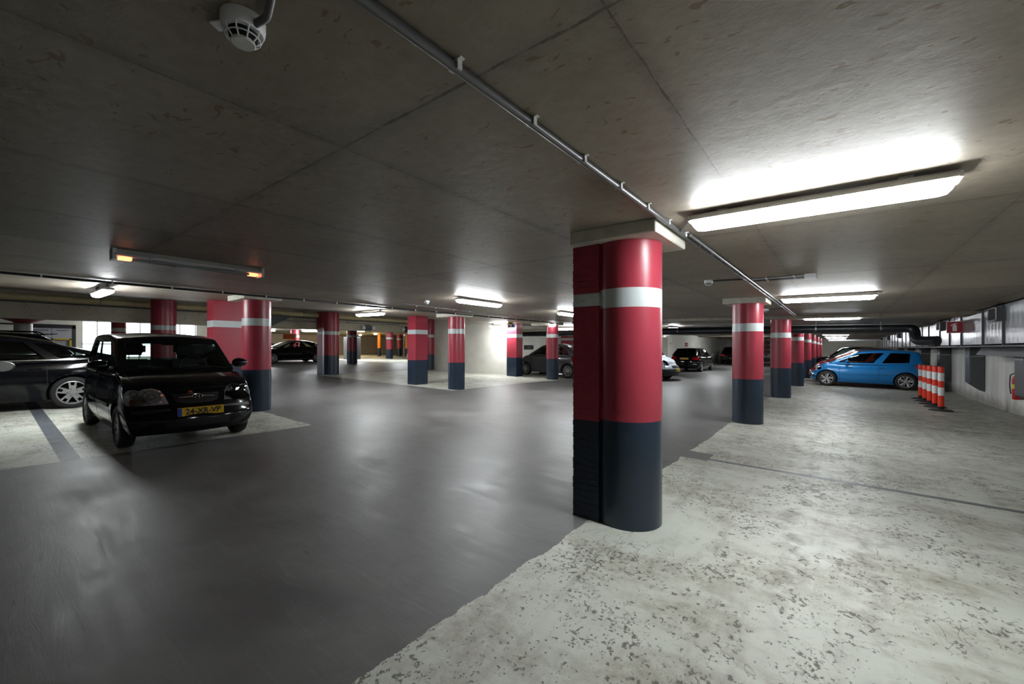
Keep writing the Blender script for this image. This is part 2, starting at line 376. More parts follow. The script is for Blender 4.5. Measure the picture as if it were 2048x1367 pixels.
def interp(tab, x):
    """smooth monotone-ish interpolation of (x,y) table"""
    if x <= tab[0][0]: return tab[0][1]
    if x >= tab[-1][0]: return tab[-1][1]
    n = len(tab)
    for i in range(n - 1):
        x0, y0 = tab[i]; x1, y1 = tab[i + 1]
        if x <= x1:
            h = x1 - x0; t = (x - x0) / h
            def slope(k):
                if k <= 0 or k >= n - 1: 
                    k0 = 0 if k <= 0 else n - 2
                    return (tab[k0 + 1][1] - tab[k0][1]) / (tab[k0 + 1][0] - tab[k0][0])
                a = (tab[k][1] - tab[k - 1][1]) / (tab[k][0] - tab[k - 1][0]); b = (tab[k + 1][1] - tab[k][1]) / (tab[k + 1][0] - tab[k][0])
                return 0 if a * b <= 0 else 2 * a * b / (a + b)
            m0, m1 = slope(i), slope(i + 1)
            return (2*t**3-3*t**2+1)*y0 + (t**3-2*t**2+t)*h*m0 + (-2*t**3+3*t**2)*y1 + (t**3-t**2)*h*m1

# ------------------------------------------------------------------ the setting
YB, YE = -9.0, 48.6
def prism_y(name, pts, y0, y1, mat):
    bm = bmesh.new(); add_prism(bm, pts, 1, y0, y1); return struct(link_mesh(name, bm, mat))
XW, XE = -46.0, 3.3
bm = bmesh.new(); xs = [XW, -30, -20, -12] + [-11.5 + 0.5 * i for i in range(6)] + [-5, 0, XE + 0.2]; ysf = [YB, 0, 8] + [11 + 0.8 * i for i in range(11)] + [30, YE + 0.2]
vv = [[bm.verts.new((x, y, floor_z(x, y))) for y in ysf] for x in xs]; ww = [[bm.verts.new((x, y, floor_z(x) - 0.4)) for y in (YB, YE + 0.2)] for x in (XW, XE + 0.2)]
for i in range(len(xs) - 1):
    for j in range(len(ysf) - 1): bm.faces.new((vv[i][j], vv[i + 1][j], vv[i + 1][j + 1], vv[i][j + 1]))
bm.faces.new((ww[0][0], ww[0][1], ww[1][1], ww[1][0])); bm.faces.new([v for v in vv[0]] + [ww[0][1], ww[0][0]]); bm.faces.new([v for v in vv[-1]] + [ww[1][1], ww[1][0]])
bm.faces.new([r[0] for r in vv] + [ww[1][0], ww[0][0]]); bm.faces.new([r[-1] for r in vv] + [ww[1][1], ww[0][1]])
struct(link_mesh('floor', bm, M['floor'], smooth=True))
prism_y('ceiling', [(-11.8, ceil_z(-11.8)), (XE + 0.2, ceil_z(XE + 0.2)), (XE + 0.2, 2.9), (-11.8, 2.9)], YB, YE + 0.2, M['ceiling'])
prism_y('ceiling', [(-18.25, ceil_z(-18.25)), (-11.8, ceil_z(-11.8)), (-11.8, 3.4), (-18.25, 3.4)], YB, YE + 0.2, M['ceiling'])
prism_y('ceiling', [(XW, 2.93), (-18.7, 2.93), (-18.7, 3.4), (XW, 3.4)], YB, YE, M['concrete'])
# long downstand beam behind the bays and shallow cross beams over the right row
prism_y('trim_1', [(-18.25, 2.27), (-18.25, 3.4), (-18.75, 3.4), (-18.75, 2.27)], YB, 14.9, M['concrete'])
k = 2
for y in (14.75, 20.4, 26.1, 31.8, 37.5, 43.2):
    x0, x1 = (-9.0, XE) if y > 16 else (-8.2, XE)
    bm = bmesh.new(); add_prism(bm, [(x0, ceil_z(x0) - 0.085), (x1, ceil_z(x1) - 0.085), (x1, ceil_z(x1) + 0.02), (x0, ceil_z(x0) + 0.02)], 1, y - 0.55, y + 0.35)
    struct(link_mesh('trim_%d' % k, bm, M['ceiling'])); k += 1
def wall(name, p0, p1, mat): return struct(box(name, p0, p1, mat))
wall('wall_right', (3.25, YB, -0.5), (3.5, YE, 2.5), M['roughwall'])
wall('wall_behind', (XW, YB - 0.25, -0.5), (3.5, YB, 3.4), M['whitewall'])
wall('wall_bay', (-17.2, 14.95, 0.0), (-11.6, 15.15, 3.1), M['whitewall'])
wall('wall_recess', (-14.75, 15.15, 0.0), (-14.5, 29.2, 3.1), M['whitewall'])
wall('wall_corner', (-14.5, 29.2, 0.0), (-9.3, 29.4, 3.1), M['whitewall'])
wall('wall_left', (-9.5, 29.4, 0.0), (-9.3, YE, 3.1), M['whitewall'])
wall('wall_end', (-9.3, YE, -0.5), (3.5, YE + 0.2, 3.1), M['whitewall'])
wall('wall_far', (XW - 0.2, YB, 0.0), (XW, YE, 3.4), M['beigewall'])
wall('wall_far_side', (XW, 44.0, 0.0), (-14.7, 44.2, 3.4), M['beigewall'])
# west wall with doors and daylit windows
WX = -29.4
wins = [(2.95, 4.05), (4.55, 5.75), (6.1, 7.6)]
ys = [YB] + [v for w in wins for v in w] + [8.6]
bm = bmesh.new()
for a, b in zip(ys[::2], ys[1::2]): add_box(bm, (WX - 0.25, a, 0.2), (WX, b, 3.0))
for a, b in wins: add_box(bm, (WX - 0.25, a, 0.2), (WX, b, 0.95)); add_box(bm, (WX - 0.25, a, 2.8), (WX, b, 3.0))
add_box(bm, (XW, 8.6, 0.2), (WX, 8.8, 3.0))
struct(link_mesh('wall_windows', bm, M['whitewall']))
for i, (a, b) in enumerate(wins):
    bm = bmesh.new()
    for z in (0.95, 1.62, 2.76): add_box(bm, (WX - 0.16, a, z), (WX - 0.08, b, z + 0.045))
    for y in (a, (a + b) / 2 - 0.02, b - 0.045): add_box(bm, (WX - 0.16, y, 0.95), (WX - 0.08, y + 0.045, 2.8))
    f = struct(link_mesh('window_%d' % (i + 1), bm, M['door']))
    box('window_pane', (WX - 0.2, a, 0.95), (WX - 0.17, b, 2.8), M['day'], f)
bm = bmesh.new()
add_box(bm, (WX, 1.15, 0.49), (WX + 0.08, 1.27, 2.5)); add_box(bm, (WX, 2.62, 0.49), (WX + 0.08, 2.74, 2.5)); add_box(bm, (WX, 1.15, 2.38), (WX + 0.08, 2.74, 2.5)); add_box(bm, (WX, -3, 2.5), (WX + 0.1, 2.74, 2.56))
d = struct(link_mesh('door_1', bm, M['black']))
bm = bmesh.new(); add_box(bm, (WX + 0.005, 1.27, 0.5), (WX + 0.05, 1.94, 2.38)); add_box(bm, (WX + 0.005, 1.955, 0.5), (WX + 0.05, 2.62, 2.38))
lf = link_mesh('door_leaf', bm, M['door'], d)
bm = bmesh.new(); add_box(bm, (WX + 0.05, 1.35, 2.26), (WX + 0.06, 1.85, 2.285)); add_box(bm, (WX + 0.05, 2.1, 2.26), (WX + 0.06, 2.5, 2.285))
link_mesh('vent_slot', bm, M['black'], lf)

# ------------------------------------------------------------------ columns
def paint_levels(fl, top):
    return [(fl - 0.03, 0), (fl + 0.833, 0), (fl + 1.723, 1), (fl + 1.873, 2), (top, 1)]
def round_column(x, y, r, top, label, group, cap=None, pier=None, mats=('navy', 'red', 'stripe'), seg=40):
    fl = floor_z(x)
    t = thing('column', label, 'column', (x, y, fl), 0, group)
    lv = [-0.03 - (fl - floor_z(x, y)), 0.833, 1.723, 1.873, top - fl]
    bm = bmesh.new(); add_lathe(bm, [(r, h) for h in lv], seg, [0, 1, 2, 1])
    link_mesh('shaft', bm, [M[k] for k in mats], t, smooth=True)
    if cap:
        (cx0, cx1, cy0, cy1, cz) = cap
        bm = bmesh.new()
        def C(xx, yy, zz): return (xx, yy, zz)
        zt = lambda xx: ceil_z(x + xx) - fl + 0.005
        v = [bm.verts.new(p) for p in ((cx0, cy0, cz), (cx1, cy0, cz), (cx1, cy1, cz), (cx0, cy1, cz), (cx0, cy0, zt(cx0)), (cx1, cy0, zt(cx1)), (cx1, cy1, zt(cx1)), (cx0, cy1, zt(cx0)))]
        for f in ((0, 3, 2, 1), (4, 5, 6, 7), (0, 1, 5, 4), (1, 2, 6, 5), (2, 3, 7, 6), (3, 0, 4, 7)): bm.faces.new([v[i] for i in f])
        bmesh.ops.bevel(bm, geom=bm.edges[:], offset=0.008, segments=1, affect='EDGES')
        link_mesh('capital_slab', bm, M['capital'], t)
    if pier:
        px0, px1, py0, py1 = pier; H = lv[-1]
        bm = bmesh.new(); z = -0.02; rng = random.Random(3)
        course = 0.052; rows = []
        while z < H - 0.001:
            z1 = min(z + course, H)
            mi = 0 if z < 0.80 else (1 if z < 1.70 else (2 if z < 1.85 else 1))
            j = rng.uniform(-0.0022, 0.0022)
            rows.append((z, z1 - 0.006, j, mi)); z = z1
        for z0, z1, j, mi in rows:
            add_box(bm, (px0 + j, py0 + j * 0.5, z0), (px1, py1, z1), mi)
            add_box(bm, (px0 + 0.005, py0 + 0.003, z1), (px1, py1 - 0.003, z1 + 0.006), mi)
        link_mesh('brick_pier', bm, [M['bricknavy'], M['brickred'], M['brickgrey']], t)
    return t
def square_column(x, y, a, b, top, label, group, mats=('navy', 'red', 'stripe')):
    fl = floor_z(x); lv = [-0.03, 0.833, 1.723, 1.873, top - fl]
    t = thing('square_pillar', label, 'column', (x, y, fl), 0, group)
    bm = bmesh.new(); rings = [[bm.verts.new((sx * a / 2, sy * b / 2, h)) for sx, sy in ((-1, -1), (1, -1), (1, 1), (-1, 1))] for h in lv]
    for k in range(4):
        for i in range(4):
            bm.faces.new((rings[k][i], rings[k][(i + 1) % 4], rings[k + 1][(i + 1) % 4], rings[k + 1][i])).material_index = (0, 1, 2, 1)[k]
    bm.faces.new(rings[0]); bm.faces.new(rings[-1]).material_index = 1
    link_mesh('shaft', bm, [M[k] for k in mats], t)
    return t
capR = lambda: (-0.37, 0.34, -0.36, 0.38, 2.245)
lab = ['large round column with brick pier attached, standing at the edge of the white paint in front',
       'round column second in the row beside the white bays, with a bare concrete slab on top',
       'round column third in the row beside the white bays, next to the black pipe overhead',
       'round column at the nose of the blue hatchback, fourth in the row',
       'round column just beyond the nose of the blue hatchback, fifth in the row',
       'sixth round column in the receding row past the blue hatchback',
       'seventh round column in the receding row past the blue hatchback',
       'eighth and smallest round column at the far end of the row']
for k in range(8):
    x, y = -1.37, 3.3 + 5.7 * k
    drop = 0.085 if k >= 2 else 0.0
    fl = floor_z(x)
    if k < 2:
        round_column(x, y, 0.262, fl + 2.245, 'crimson, white and navy ' + lab[k], 'columns along the white bays',
                     cap=(-0.37, 0.34, -0.33, 0.40, 2.245), pier=(-0.385, -0.15, -0.245, 0.27) if k == 0 else None, seg=64 if k == 0 else 40)
    else:
        round_column(x, y, 0.262, ceil_z(x) - drop, 'crimson, white and navy ' + lab[k], 'columns along the white bays')
g = 'columns across the aisle'
round_column(-9.45, 3.47, 0.262, floor_z(-9.45) + 2.245, 'crimson, white and navy round column beside the black hatchback with the yellow plate', g, cap=(-0.55, 0.36, -0.35, 0.35, 2.245))
round_column(-9.43, 9.15, 0.262, floor_z(-9.43) + 2.245, 'crimson, white and navy round column in front of the long white wall', g, cap=(-0.55, 0.36, -0.35, 0.35, 2.245))
round_column(-9.62, 15.0, 0.262, floor_z(-9.62) + 2.245, 'crimson, white and navy round column in front of the grey small car', g, cap=(-0.9, 0.36, -0.3, 0.3, 2.245))
round_column(-17.3, 3.6, 0.33, ceil_z(-17.3), 'tall red round column rising behind the roof of the black hatchback', 'tall round columns under the concrete beam')
round_column(-17.45, 9.35, 0.33, ceil_z(-17.45), 'tall red and navy round column with brick strip, in front of the black saloon', 'tall round columns under the concrete beam', pier=(-0.62, -0.02, -0.3, 0.3))
round_column(-17.25, 14.7, 0.28, ceil_z(-17.25), 'dark red column at the end of the long white wall, behind the square pillar', 'tall round columns under the concrete beam')
g = 'square painted pillars'
square_column(-11.35, 3.62, 0.42, 0.85, ceil_z(-11.4) - 0.005, 'wide square crimson pillar tucked behind the round column by the black hatchback', g)
square_column(-11.5, 9.3, 0.43, 0.53, ceil_z(-11.5) - 0.005, 'square crimson and navy pillar at the open end of the white wall', g)
square_column(-11.45, 14.72, 0.55, 0.46, ceil_z(-11.45) - 0.005, 'square crimson and navy pillar at the corner under the exit sign, by the grey small car', g)
square_column(-14.15, 23.9, 0.6, 0.6, ceil_z(-14.15) - 0.03, 'small red pillar seen above the roof of the grey small car', g)
# far hall beyond the beam
g = 'columns in the hall beyond the beam'
round_column(-25.1, 14.9, 0.32, 2.935, 'dark red and navy round column between the beam signs, left of the beige shutter', g)
round_column(-31.5, 22.3, 0.30, 2.935, 'narrow dark red column standing between the two beam signs beyond', g)
round_column(-34.4, 15.4, 0.33, 2.935, 'dark red column rising behind the black saloon', g)
round_column(-36.9, 24.9, 0.17, 2.935, 'slim orange and navy column at the edge of the beige shutter', g, mats=('navy', 'orange', 'orange'))
round_column(-35.4, 27.3, 0.24, 2.935, 'orange and navy column beside the stair railing', g, mats=('navy', 'orange', 'orange'))
round_column(-36.5, 27.05, 0.24, 2.935, 'narrow red column behind the round no entry sign', g)
round_column(-23.6, 3.45, 0.235, 2.935, 'dark red and white column stub between the bright windows', g)
t = round_column(-23.3, 0.85, 0.22, 2.30, 'red column with flared funnel head against the pale wall', g)
bm = bmesh.new(); fl = floor_z(-23.3)
add_lathe(bm, [(0.225, 1.93), (0.26, 1.98), (0.62, 2.10 + 0.02), (0.66, 2.15), (0.66, 2.20)], 40)
link_mesh('flared_head', bm, M['red'], t, smooth=True)
bm = bmesh.new(); add_lathe(bm, [(0.228, 0.0), (0.228, 1.93)], 32); link_mesh('white_sleeve', bm, M['stripe'], t, smooth=True)

# ------------------------------------------------------------------ cars
def lerp(a, b, t): return a + (b - a) * t
def subsurf_mesh(bm, mats, level, cutters=None):
    me = bpy.data.meshes.new('tmp'); bmesh.ops.recalc_face_normals(bm, faces=bm.faces[:]); bm.to_mesh(me); bm.free()
    for m in mats: me.materials.append(m)
    o = bpy.data.objects.new('tmp', me); COL.objects.link(o)
    s = o.modifiers.new('s', 'SUBSURF'); s.levels = level; s.render_levels = level
    if cutters:
        b = o.modifiers.new('b', 'BOOLEAN'); b.operation = 'DIFFERENCE'; b.object = cutters; b.solver = 'EXACT'
    dg = bpy.context.evaluated_depsgraph_get(); out = bpy.data.meshes.new_from_object(o.evaluated_get(dg))
    bpy.data.objects.remove(o); bpy.data.meshes.remove(me)
    return out
def box_surface(av, bv, cv, F, cls):
    """surface of a deformed box; cls(i,j,k,face) -> material index"""
    bm = bmesh.new(); V = {}
    na, nb, nc = len(av) - 1, len(bv) - 1, len(cv) - 1
    def v(i, j, k):
        if (i, j, k) not in V: V[(i, j, k)] = bm.verts.new(F(av[i], bv[j], cv[k]))
        return V[(i, j, k)]
    def q(a, b, c, d, mi): bm.faces.new((v(*a), v(*b), v(*c), v(*d))).material_index = mi
    for i in range(na):
        for j in range(nb):
            q((i, j, 0), (i + 1, j, 0), (i + 1, j + 1, 0), (i, j + 1, 0), cls('bottom', i, j, 0))
            q((i, j, nc), (i + 1, j, nc), (i + 1, j + 1, nc), (i, j + 1, nc), cls('top', i, j, nc))
    for i in range(na):
        for k in range(nc):
            q((i, 0, k), (i + 1, 0, k), (i + 1, 0, k + 1), (i, 0, k + 1), cls('lo', i, 0, k))
            q((i, nb, k), (i + 1, nb, k), (i + 1, nb, k + 1), (i, nb, k + 1), cls('hi', i, nb, k))
    for j in range(nb):
        for k in range(nc):
            q((0, j, k), (0, j + 1, k), (0, j + 1, k + 1), (0, j, k + 1), cls('front', 0, j, k))
            q((na, j, k), (na, j + 1, k), (na, j + 1, k + 1), (na, j, k + 1), cls('rear', na, j, k))
    return bm
def split_by_material(me, idxs):
    """returns {idx: bmesh of those faces}"""
    out = {}
    for idx in idxs:
        bm = bmesh.new(); bm.from_mesh(me)
        bmesh.ops.delete(bm, geom=[f for f in bm.faces if f.material_index != idx], context='FACES')
        out[idx] = bm
    return out

def make_tyre(r, w, rimr):
    bm = bmesh.new()
    prof = [(rimr, -w * 0.40), (rimr + 0.015, -w * 0.5), (r - 0.035, -w * 0.5), (r - 0.012, -w * 0.44), (r, -w * 0.33), (r, w * 0.33), (r - 0.012, w * 0.44), (r - 0.035, w * 0.5), (rimr + 0.015, w * 0.5), (rimr, w * 0.40)]
    add_lathe(bm, prof, 40, axis='y', cap=False)
    me = bpy.data.meshes.new('tyre'); bmesh.ops.recalc_face_normals(bm, faces=bm.faces[:]); bm.to_mesh(me); bm.free()
    me.materials.append(M['rubber']); me.polygons.foreach_set('use_smooth', [True] * len(me.polygons))
    try: me.set_sharp_from_angle(angle=math.radians(40))
    except Exception: pass
    return me
def make_rim(rimr, w, style):
    """rim facing +y (outer side)"""
    bm = bmesh.new(); yo = w * 0.40
    add_lathe(bm, [(rimr + 0.002, yo), (rimr - 0.012, yo + 0.004), (rimr - 0.022, yo - 0.01), (rimr - 0.03, yo - 0.10)], 40, axis='y', cap=False)
    add_lathe(bm, [(rimr - 0.028, yo - 0.10), (0.02, yo - 0.10)], 32, [1], axis='y', cap=True)
    hub = 0.055 if style != 'cap' else 0.06
    def spoke(ang, w0, w1, skew=0.0, r0=0.03, r1=None, y0=-0.018, y1=-0.008, off=0.0):
        r1 = r1 or rimr - 0.012
        pts = [(r0, off - w0 / 2), (r1, off + skew - w1 / 2), (r1, off + skew + w1 / 2), (r0, off + w0 / 2)]
        vs = []
        for d in (0.0, -0.028):
            for (rr, tt), yy in zip(pts, (y0, y1, y1, y0)):
                x = rr * math.cos(ang) - tt * math.sin(ang); z = rr * math.sin(ang) + tt * math.cos(ang)
                vs.append(bm.verts.new((x, yo + yy + d, z)))
        for f in ((0, 1, 2, 3), (7, 6, 5, 4), (0, 4, 5, 1), (1, 5, 6, 2), (2, 6, 7, 3), (3, 7, 4, 0)): bm.faces.new([vs[i] for i in f])
    if style == 'five':        # five broad split spokes
        for i in range(5):
            a = 2 * PI * i / 5 + PI / 2
            spoke(a, 0.034, 0.030, 0.022, off=0.026); spoke(a, 0.034, 0.030, -0.022, off=-0.026)
            spoke(a, 0.075, 0.075, 0, r0=0.03, r1=rimr * 0.62)
    elif style == 'ten':
        for i in range(10): spoke(2 * PI * i / 10, 0.030, 0.042)
    elif style == 'y':
        for i in range(5):
            a = 2 * PI * i / 5 + PI / 2
            spoke(a, 0.05, 0.028, 0.075); spoke(a, 0.05, 0.028, -0.075)
    elif style == 'swirl':
        for i in range(5):
            a = 2 * PI * i / 5 + 0.3
            spoke(a, 0.05, 0.085, 0.05); spoke(a, 0.03, 0.02, -0.075)
    elif style == 'cap':
        for i in range(8): spoke(2 * PI * i / 8, 0.045, 0.085)
    add_lathe(bm, [(0.0, yo - 0.004), (hub * 0.7, yo - 0.005), (hub, yo - 0.02), (hub, yo - 0.06)], 24, axis='y', cap=False)
    for i in range(5):
        a = 2 * PI * i / 5; c = Vector((hub * 1.35 * math.cos(a), yo - 0.012, hub * 1.35 * math.sin(a)))
        if style in ('five', 'ten', 'y', 'swirl'): add_lathe(bm, [(0.009, c.y - 0.02), (0.009, c.y), (0.002, c.y + 0.001)], 8, [1, 1], origin=(c.x, 0, c.z), axis='y', cap=False)
    me = bpy.data.meshes.new('rim'); bmesh.ops.recalc_face_normals(bm, faces=bm.faces[:]); bm.to_mesh(me); bm.free()
    me.materials.append(M['alloyd'] if style == 'cap' else M['alloy']); me.materials.append(M['dark'])
    return me

class Car:
    def __init__(s, name, label, cat, x, y, yaw, sp, group=None):
        s.sp = sp; g = lambda k, d=None: sp.get(k, d)
        s.L, s.W, s.H, s.wb, s.fo, s.r = sp['L'], sp['W'], sp['H'], sp['wb'], sp['fo'], sp['r']
        s.root = thing(name, label, cat, (x, y, floor_z(x, y)), 0, group)
        tilt = math.atan(SL)
        s.root.rotation_euler = (Matrix.Rotation(tilt, 3, 'Y') @ Matrix.Rotation(yaw, 3, 'Z')).to_euler()
        s.nose = s.wb / 2 + s.fo          # local x of the nose; s-coordinate runs backwards from it
        s.paint = sp['paint']; s.level = sp.get('level', 2)
        s.body(); s.greenhouse(); s.wheels(); s.interior()
    def X(s, t): return s.nose - t
    # ---- lower body
    def body(s):
        sp = s.sp; L, W = s.L, s.W; hw = W / 2
        top = sp['top']; n = sp.get('na', 22)
        sv = [0, 0.03, 0.10] + [0.10 + (L - 0.2) * i / n for i in range(1, n)] + [L - 0.10, L - 0.03, L]
        bv = [-1, -0.94, -0.78, -0.4, 0, 0.4, 0.78, 0.94, 1]
        cv = [0, 0.06, 0.2, 0.4, 0.6, 0.78, 0.92, 1]
        zb0 = sp.get('zb', 0.17)
        fx = sp.get('fx', [(0, 0.07), (0.25, 0.0), (0.5, 0.02), (0.75, 0.06), (1, 0.20)])
        rx = sp.get('rx', [(0, 0.06), (0.25, 0.0), (0.5, 0.0), (0.75, 0.03), (1, 0.07)])
        wc = sp.get('wc', [(0, 0.88), (0.2, 0.97), (0.45, 1.0), (0.7, 0.99), (0.88, 0.955), (1, 0.90)])
        pc, rc, crown = sp.get('pc', 0.26), sp.get('rc', 0.20), sp.get('crown', 0.045)
        def F(t, b, c):
            zt = interp(top, t); zb = zb0 + 0.05 * max(0, 1 - t / 0.5) + 0.06 * max(0, 1 - (L - t) / 0.6)
            z = lerp(zb, zt, c)
            if c > 0.5: z -= crown * (abs(b) ** 3) * ((c - 0.5) / 0.5)
            lf = 0.75; f1 = max(0, 1 - t / lf) ** 2; f2 = max(0, 1 - (L - t) / 0.6) ** 2
            x = t + f1 * (interp(fx, c) + pc * abs(b) ** 2.6) - f2 * (interp(rx, c) + rc * abs(b) ** 2.6)
            wend = 1 - 0.05 * max(0, 1 - t / 0.5) ** 2 - 0.07 * max(0, 1 - (L - t) / 0.6) ** 2
            y = b * hw * interp(wc, c) * wend
            return (s.X(x), y, z)
        s.F = F
        bm = box_surface(sv, bv, cv, F, lambda *a: 0)
        # wheel arch cutters
        cb = bmesh.new(); R = s.r + sp.get('gap', 0.045)
        for ax in (s.wb / 2, -s.wb / 2):
            for sg in (1, -1):
                y0, y1 = sg * (hw - 0.30), sg * (hw + 0.2)
                add_lathe(cb, [(R, y0), (R, y1)], 36, origin=(ax, 0, s.r + 0.005), axis='y')
        bmesh.ops.recalc_face_normals(cb, faces=cb.faces[:])
        cm = bpy.data.meshes.new('cut'); cb.to_mesh(cm); cb.free(); co = bpy.data.objects.new('cut', cm); COL.objects.link(co)
        me = subsurf_mesh(bm, [s.paint, M['dark'], sp.get('lowmat', M['trim'])], s.level, co)
        bpy.data.objects.remove(co); bpy.data.meshes.remove(cm)
        gx0, gx1 = s.X(sp['wind'][0] + 0.06), s.X(sp['back'][0] - 0.05)
        for p in me.polygons:
            c = p.center; p.use_smooth = True; p.material_index = 0
            for ax in (s.wb / 2, -s.wb / 2):
                d = math.hypot(c.x - ax, c.z - s.r - 0.005)
                if abs(c.y) > hw - 0.32 and d < R + 0.004 and (d > R - 0.03 or abs(c.y) < hw - 0.28): p.material_index = 1
            if gx1 < c.x < gx0 and p.normal.z > 0.6 and abs(c.y) < hw * 0.84 and c.z > 0.6: p.material_index = 1
            if p.normal.z < -0.8 and c.z < zb0 + 0.1: p.material_index = 1
            lo = sp.get('low')
            if lo and c.z < lo and p.material_index == 0: p.material_index = 2
        try: me.set_sharp_from_angle(angle=math.radians(50))
        except Exception: pass
        me.name = 'body'
        s.bodyo = link_obj('body', me, s.root)
        bb = bmesh.new(); bb.from_mesh(me); s.bvh = BVHTree.FromBMesh(bb); bb.free()
    # ---- cabin
    def greenhouse(s):
        sp = s.sp; hw = s.W / 2; wind, back = sp['wind'], sp['back']     # (t at belt, t at roof)
        zbelt, zroof = sp['belt'], sp['roof']                            # tables over a (0..1)
        yb, yr = sp.get('yb', 0.90) * hw, sp.get('yr', 0.72) * hw
        pil = sp['pillars']   # list of (a0,a1) glass spans
        av = sorted(set([0, 1] + [round(v, 4) for p in pil for v in p]))
        # refine long spans
        av2 = []
        for a, b in zip(av, av[1:]):
            k = max(1, int(math.ceil((b - a) / 0.16))); av2 += [lerp(a, b, i / k) for i in range(k)]
        av2.append(1); av = av2
        bw = sp.get('bw', 0.86)
        bv = [-1, -bw, -bw * 0.55, 0, bw * 0.55, bw, 1]
        cv = [0, sp.get('cbot', 0.11), 0.45, sp.get('ctop', 0.90), 1]
        bulge = sp.get('bulge', 0.10)
        def F(a, b, c):
            cc = c ** sp.get('cp', 1.1)
            xf = lerp(wind[0], wind[1], cc) - bulge * (1 - b * b) * (1 - 0.3 * c)
            xr = lerp(back[0], back[1], cc ** sp.get('rp', 1.2)) + 0.05 * (1 - b * b)
            t = lerp(xf, xr, a)
            z = lerp(interp(zbelt, a) - 0.05, interp(zroof, a), c)
            if c > 0.9: z += 0.045 * (1 - b * b)
            y = b * lerp(yb, yr, c ** 1.25) * (1 - 0.05 * (2 * abs(a - 0.45)) ** 2.5)
            return (s.X(t), y, z)
        nc = len(cv) - 1
        def cls(f, i, j, k):
            if f in ('lo', 'hi') and 1 <= k < nc - 1:
                m = (av[i] + av[i + 1]) / 2
                for q, (p0, p1) in enumerate(pil):
                    if p0 < m < p1: return 3 + q * 2 + (1 if f == 'hi' else 0)
            if f == 'front' and 1 <= k < nc - 1 and 0 < j < len(bv) - 2: return 1
            if f == 'rear' and sp.get('rearglass', True) and 1 <= k < nc - 1 and 0 < j < len(bv) - 2: return 2
            return 0
        bm = box_surface(av, bv, cv, F, cls)
        ng = 3 + 2 * len(pil)
        me = subsurf_mesh(bm, [s.paint] * ng, s.level)
        parts = split_by_material(me, range(ng))
        for idx, b in parts.items():
            if not b.faces: b.free(); continue
            for f in b.faces: f.material_index = 0
            if idx == 0:
                if s.level < 2 or True:
                    bmesh.ops.delete(b, geom=[f for f in b.faces if f.normal.z < -0.9 and f.calc_center_median().z < 1.1], context='FACES')
                o = link_mesh('roof', b, s.paint, s.root, smooth=True)
            else:
                nm = {1: 'windscreen', 2: 'rear_window'}.get(idx, 'side_window')
                dk = idx >= 5 and sp.get('privacy') or idx == 2 and sp.get('privacy')
                o = link_mesh(nm, b, M['glassd'] if dk else M['glass'], s.root, smooth=True)
        gb = bmesh.new(); gb.from_mesh(me); s.gvh = BVHTree.FromBMesh(gb); gb.free()
        bpy.data.meshes.remove(me)
        s.GF = F
    def wheels(s):
        sp = s.sp; w = sp.get('tw', 0.185); rimr = s.r * sp.get('rim', 0.66)
        tm, rm = make_tyre(s.r, w, rimr), make_rim(rimr, w, sp.get('style', 'ten'))
        for ax in (s.wb / 2, -s.wb / 2):
            for sg in (1, -1):
                y = sg * (s.W / 2 - w / 2 - 0.015)
                st = sp.get('steer', 0) if ax > 0 else 0
                o = link_obj('wheel', tm, s.root, (ax, y, s.r), (0, 0, st))
                link_obj('rim', rm, o, (0, 0, 0), (0, 0, 0 if sg > 0 else PI))
    def interior(s):
        sp = s.sp; z0 = interp(sp['top'], sp['wind'][0] + 0.4)
        if sp.get('plain'): return
        tr = lerp(sp['wind'][1], sp['back'][1], 0.28); hw = s.W / 2
        for sg in (1, -1):
            bm = bmesh.new(); x = s.X(tr)
            add_box(bm, (x - 0.12, sg * hw * 0.42 - 0.21, z0 - 0.25), (x, sg * hw * 0.42 + 0.21, z0 + 0.14))
            bmesh.ops.bevel(bm, geom=bm.edges[:], offset=0.05, segments=3, affect='EDGES')
            so = link_mesh('front_seat', bm, M['seat'], s.root, smooth=True)
            bm = bmesh.new(); zr = min(z0 + 0.42, s.H - 0.13)
            add_box(bm, (x - 0.12, sg * hw * 0.42 - 0.14, zr - 0.20), (x - 0.02, sg * hw * 0.42 + 0.14, zr))
            bmesh.ops.bevel(bm, geom=bm.edges[:], offset=0.045, segments=3, affect='EDGES')
            add_tube(bm, [(x - 0.07, sg * hw * 0.42 - 0.06, z0 + 0.1), (x - 0.07, sg * hw * 0.42 - 0.06, zr - 0.1)], 0.006, 6)
            add_tube(bm, [(x - 0.07, sg * hw * 0.42 + 0.06, z0 + 0.1), (x - 0.07, sg * hw * 0.42 + 0.06, zr - 0.1)], 0.006, 6)
            link_mesh('head_restraint', bm, M['seat'], so, smooth=True)
        bm = bmesh.new(); c = Vector((s.X(sp['wind'][1] + 0.05), hw * 0.42, z0 + 0.03))
        pts = [c + Vector((math.sin(a) * -0.07, math.cos(a) * 0.18, math.sin(a) * 0.165)) for a in [2 * PI * i / 24 for i in range(25)]]
        add_tube(bm, pts, 0.013, 8)
        link_mesh('steering_wheel', bm, M['black'], s.root, smooth=True)
        bm = bmesh.new(); x0, x1 = s.X(sp['wind'][0] + 0.18), s.X(sp['wind'][1] + 0.05)
        add_box(bm, (x1, -hw * 0.8, z0 - 0.15), (x0, hw * 0.8, z0 + 0.02)); bmesh.ops.bevel(bm, geom=bm.edges[:], offset=0.03, segments=2, affect='EDGES')
        link_mesh('dashboard', bm, M['seat'], s.root, smooth=True)
        bm = bmesh.new(); xb = s.X(lerp(sp['wind'][1], sp['back'][1], 0.80))
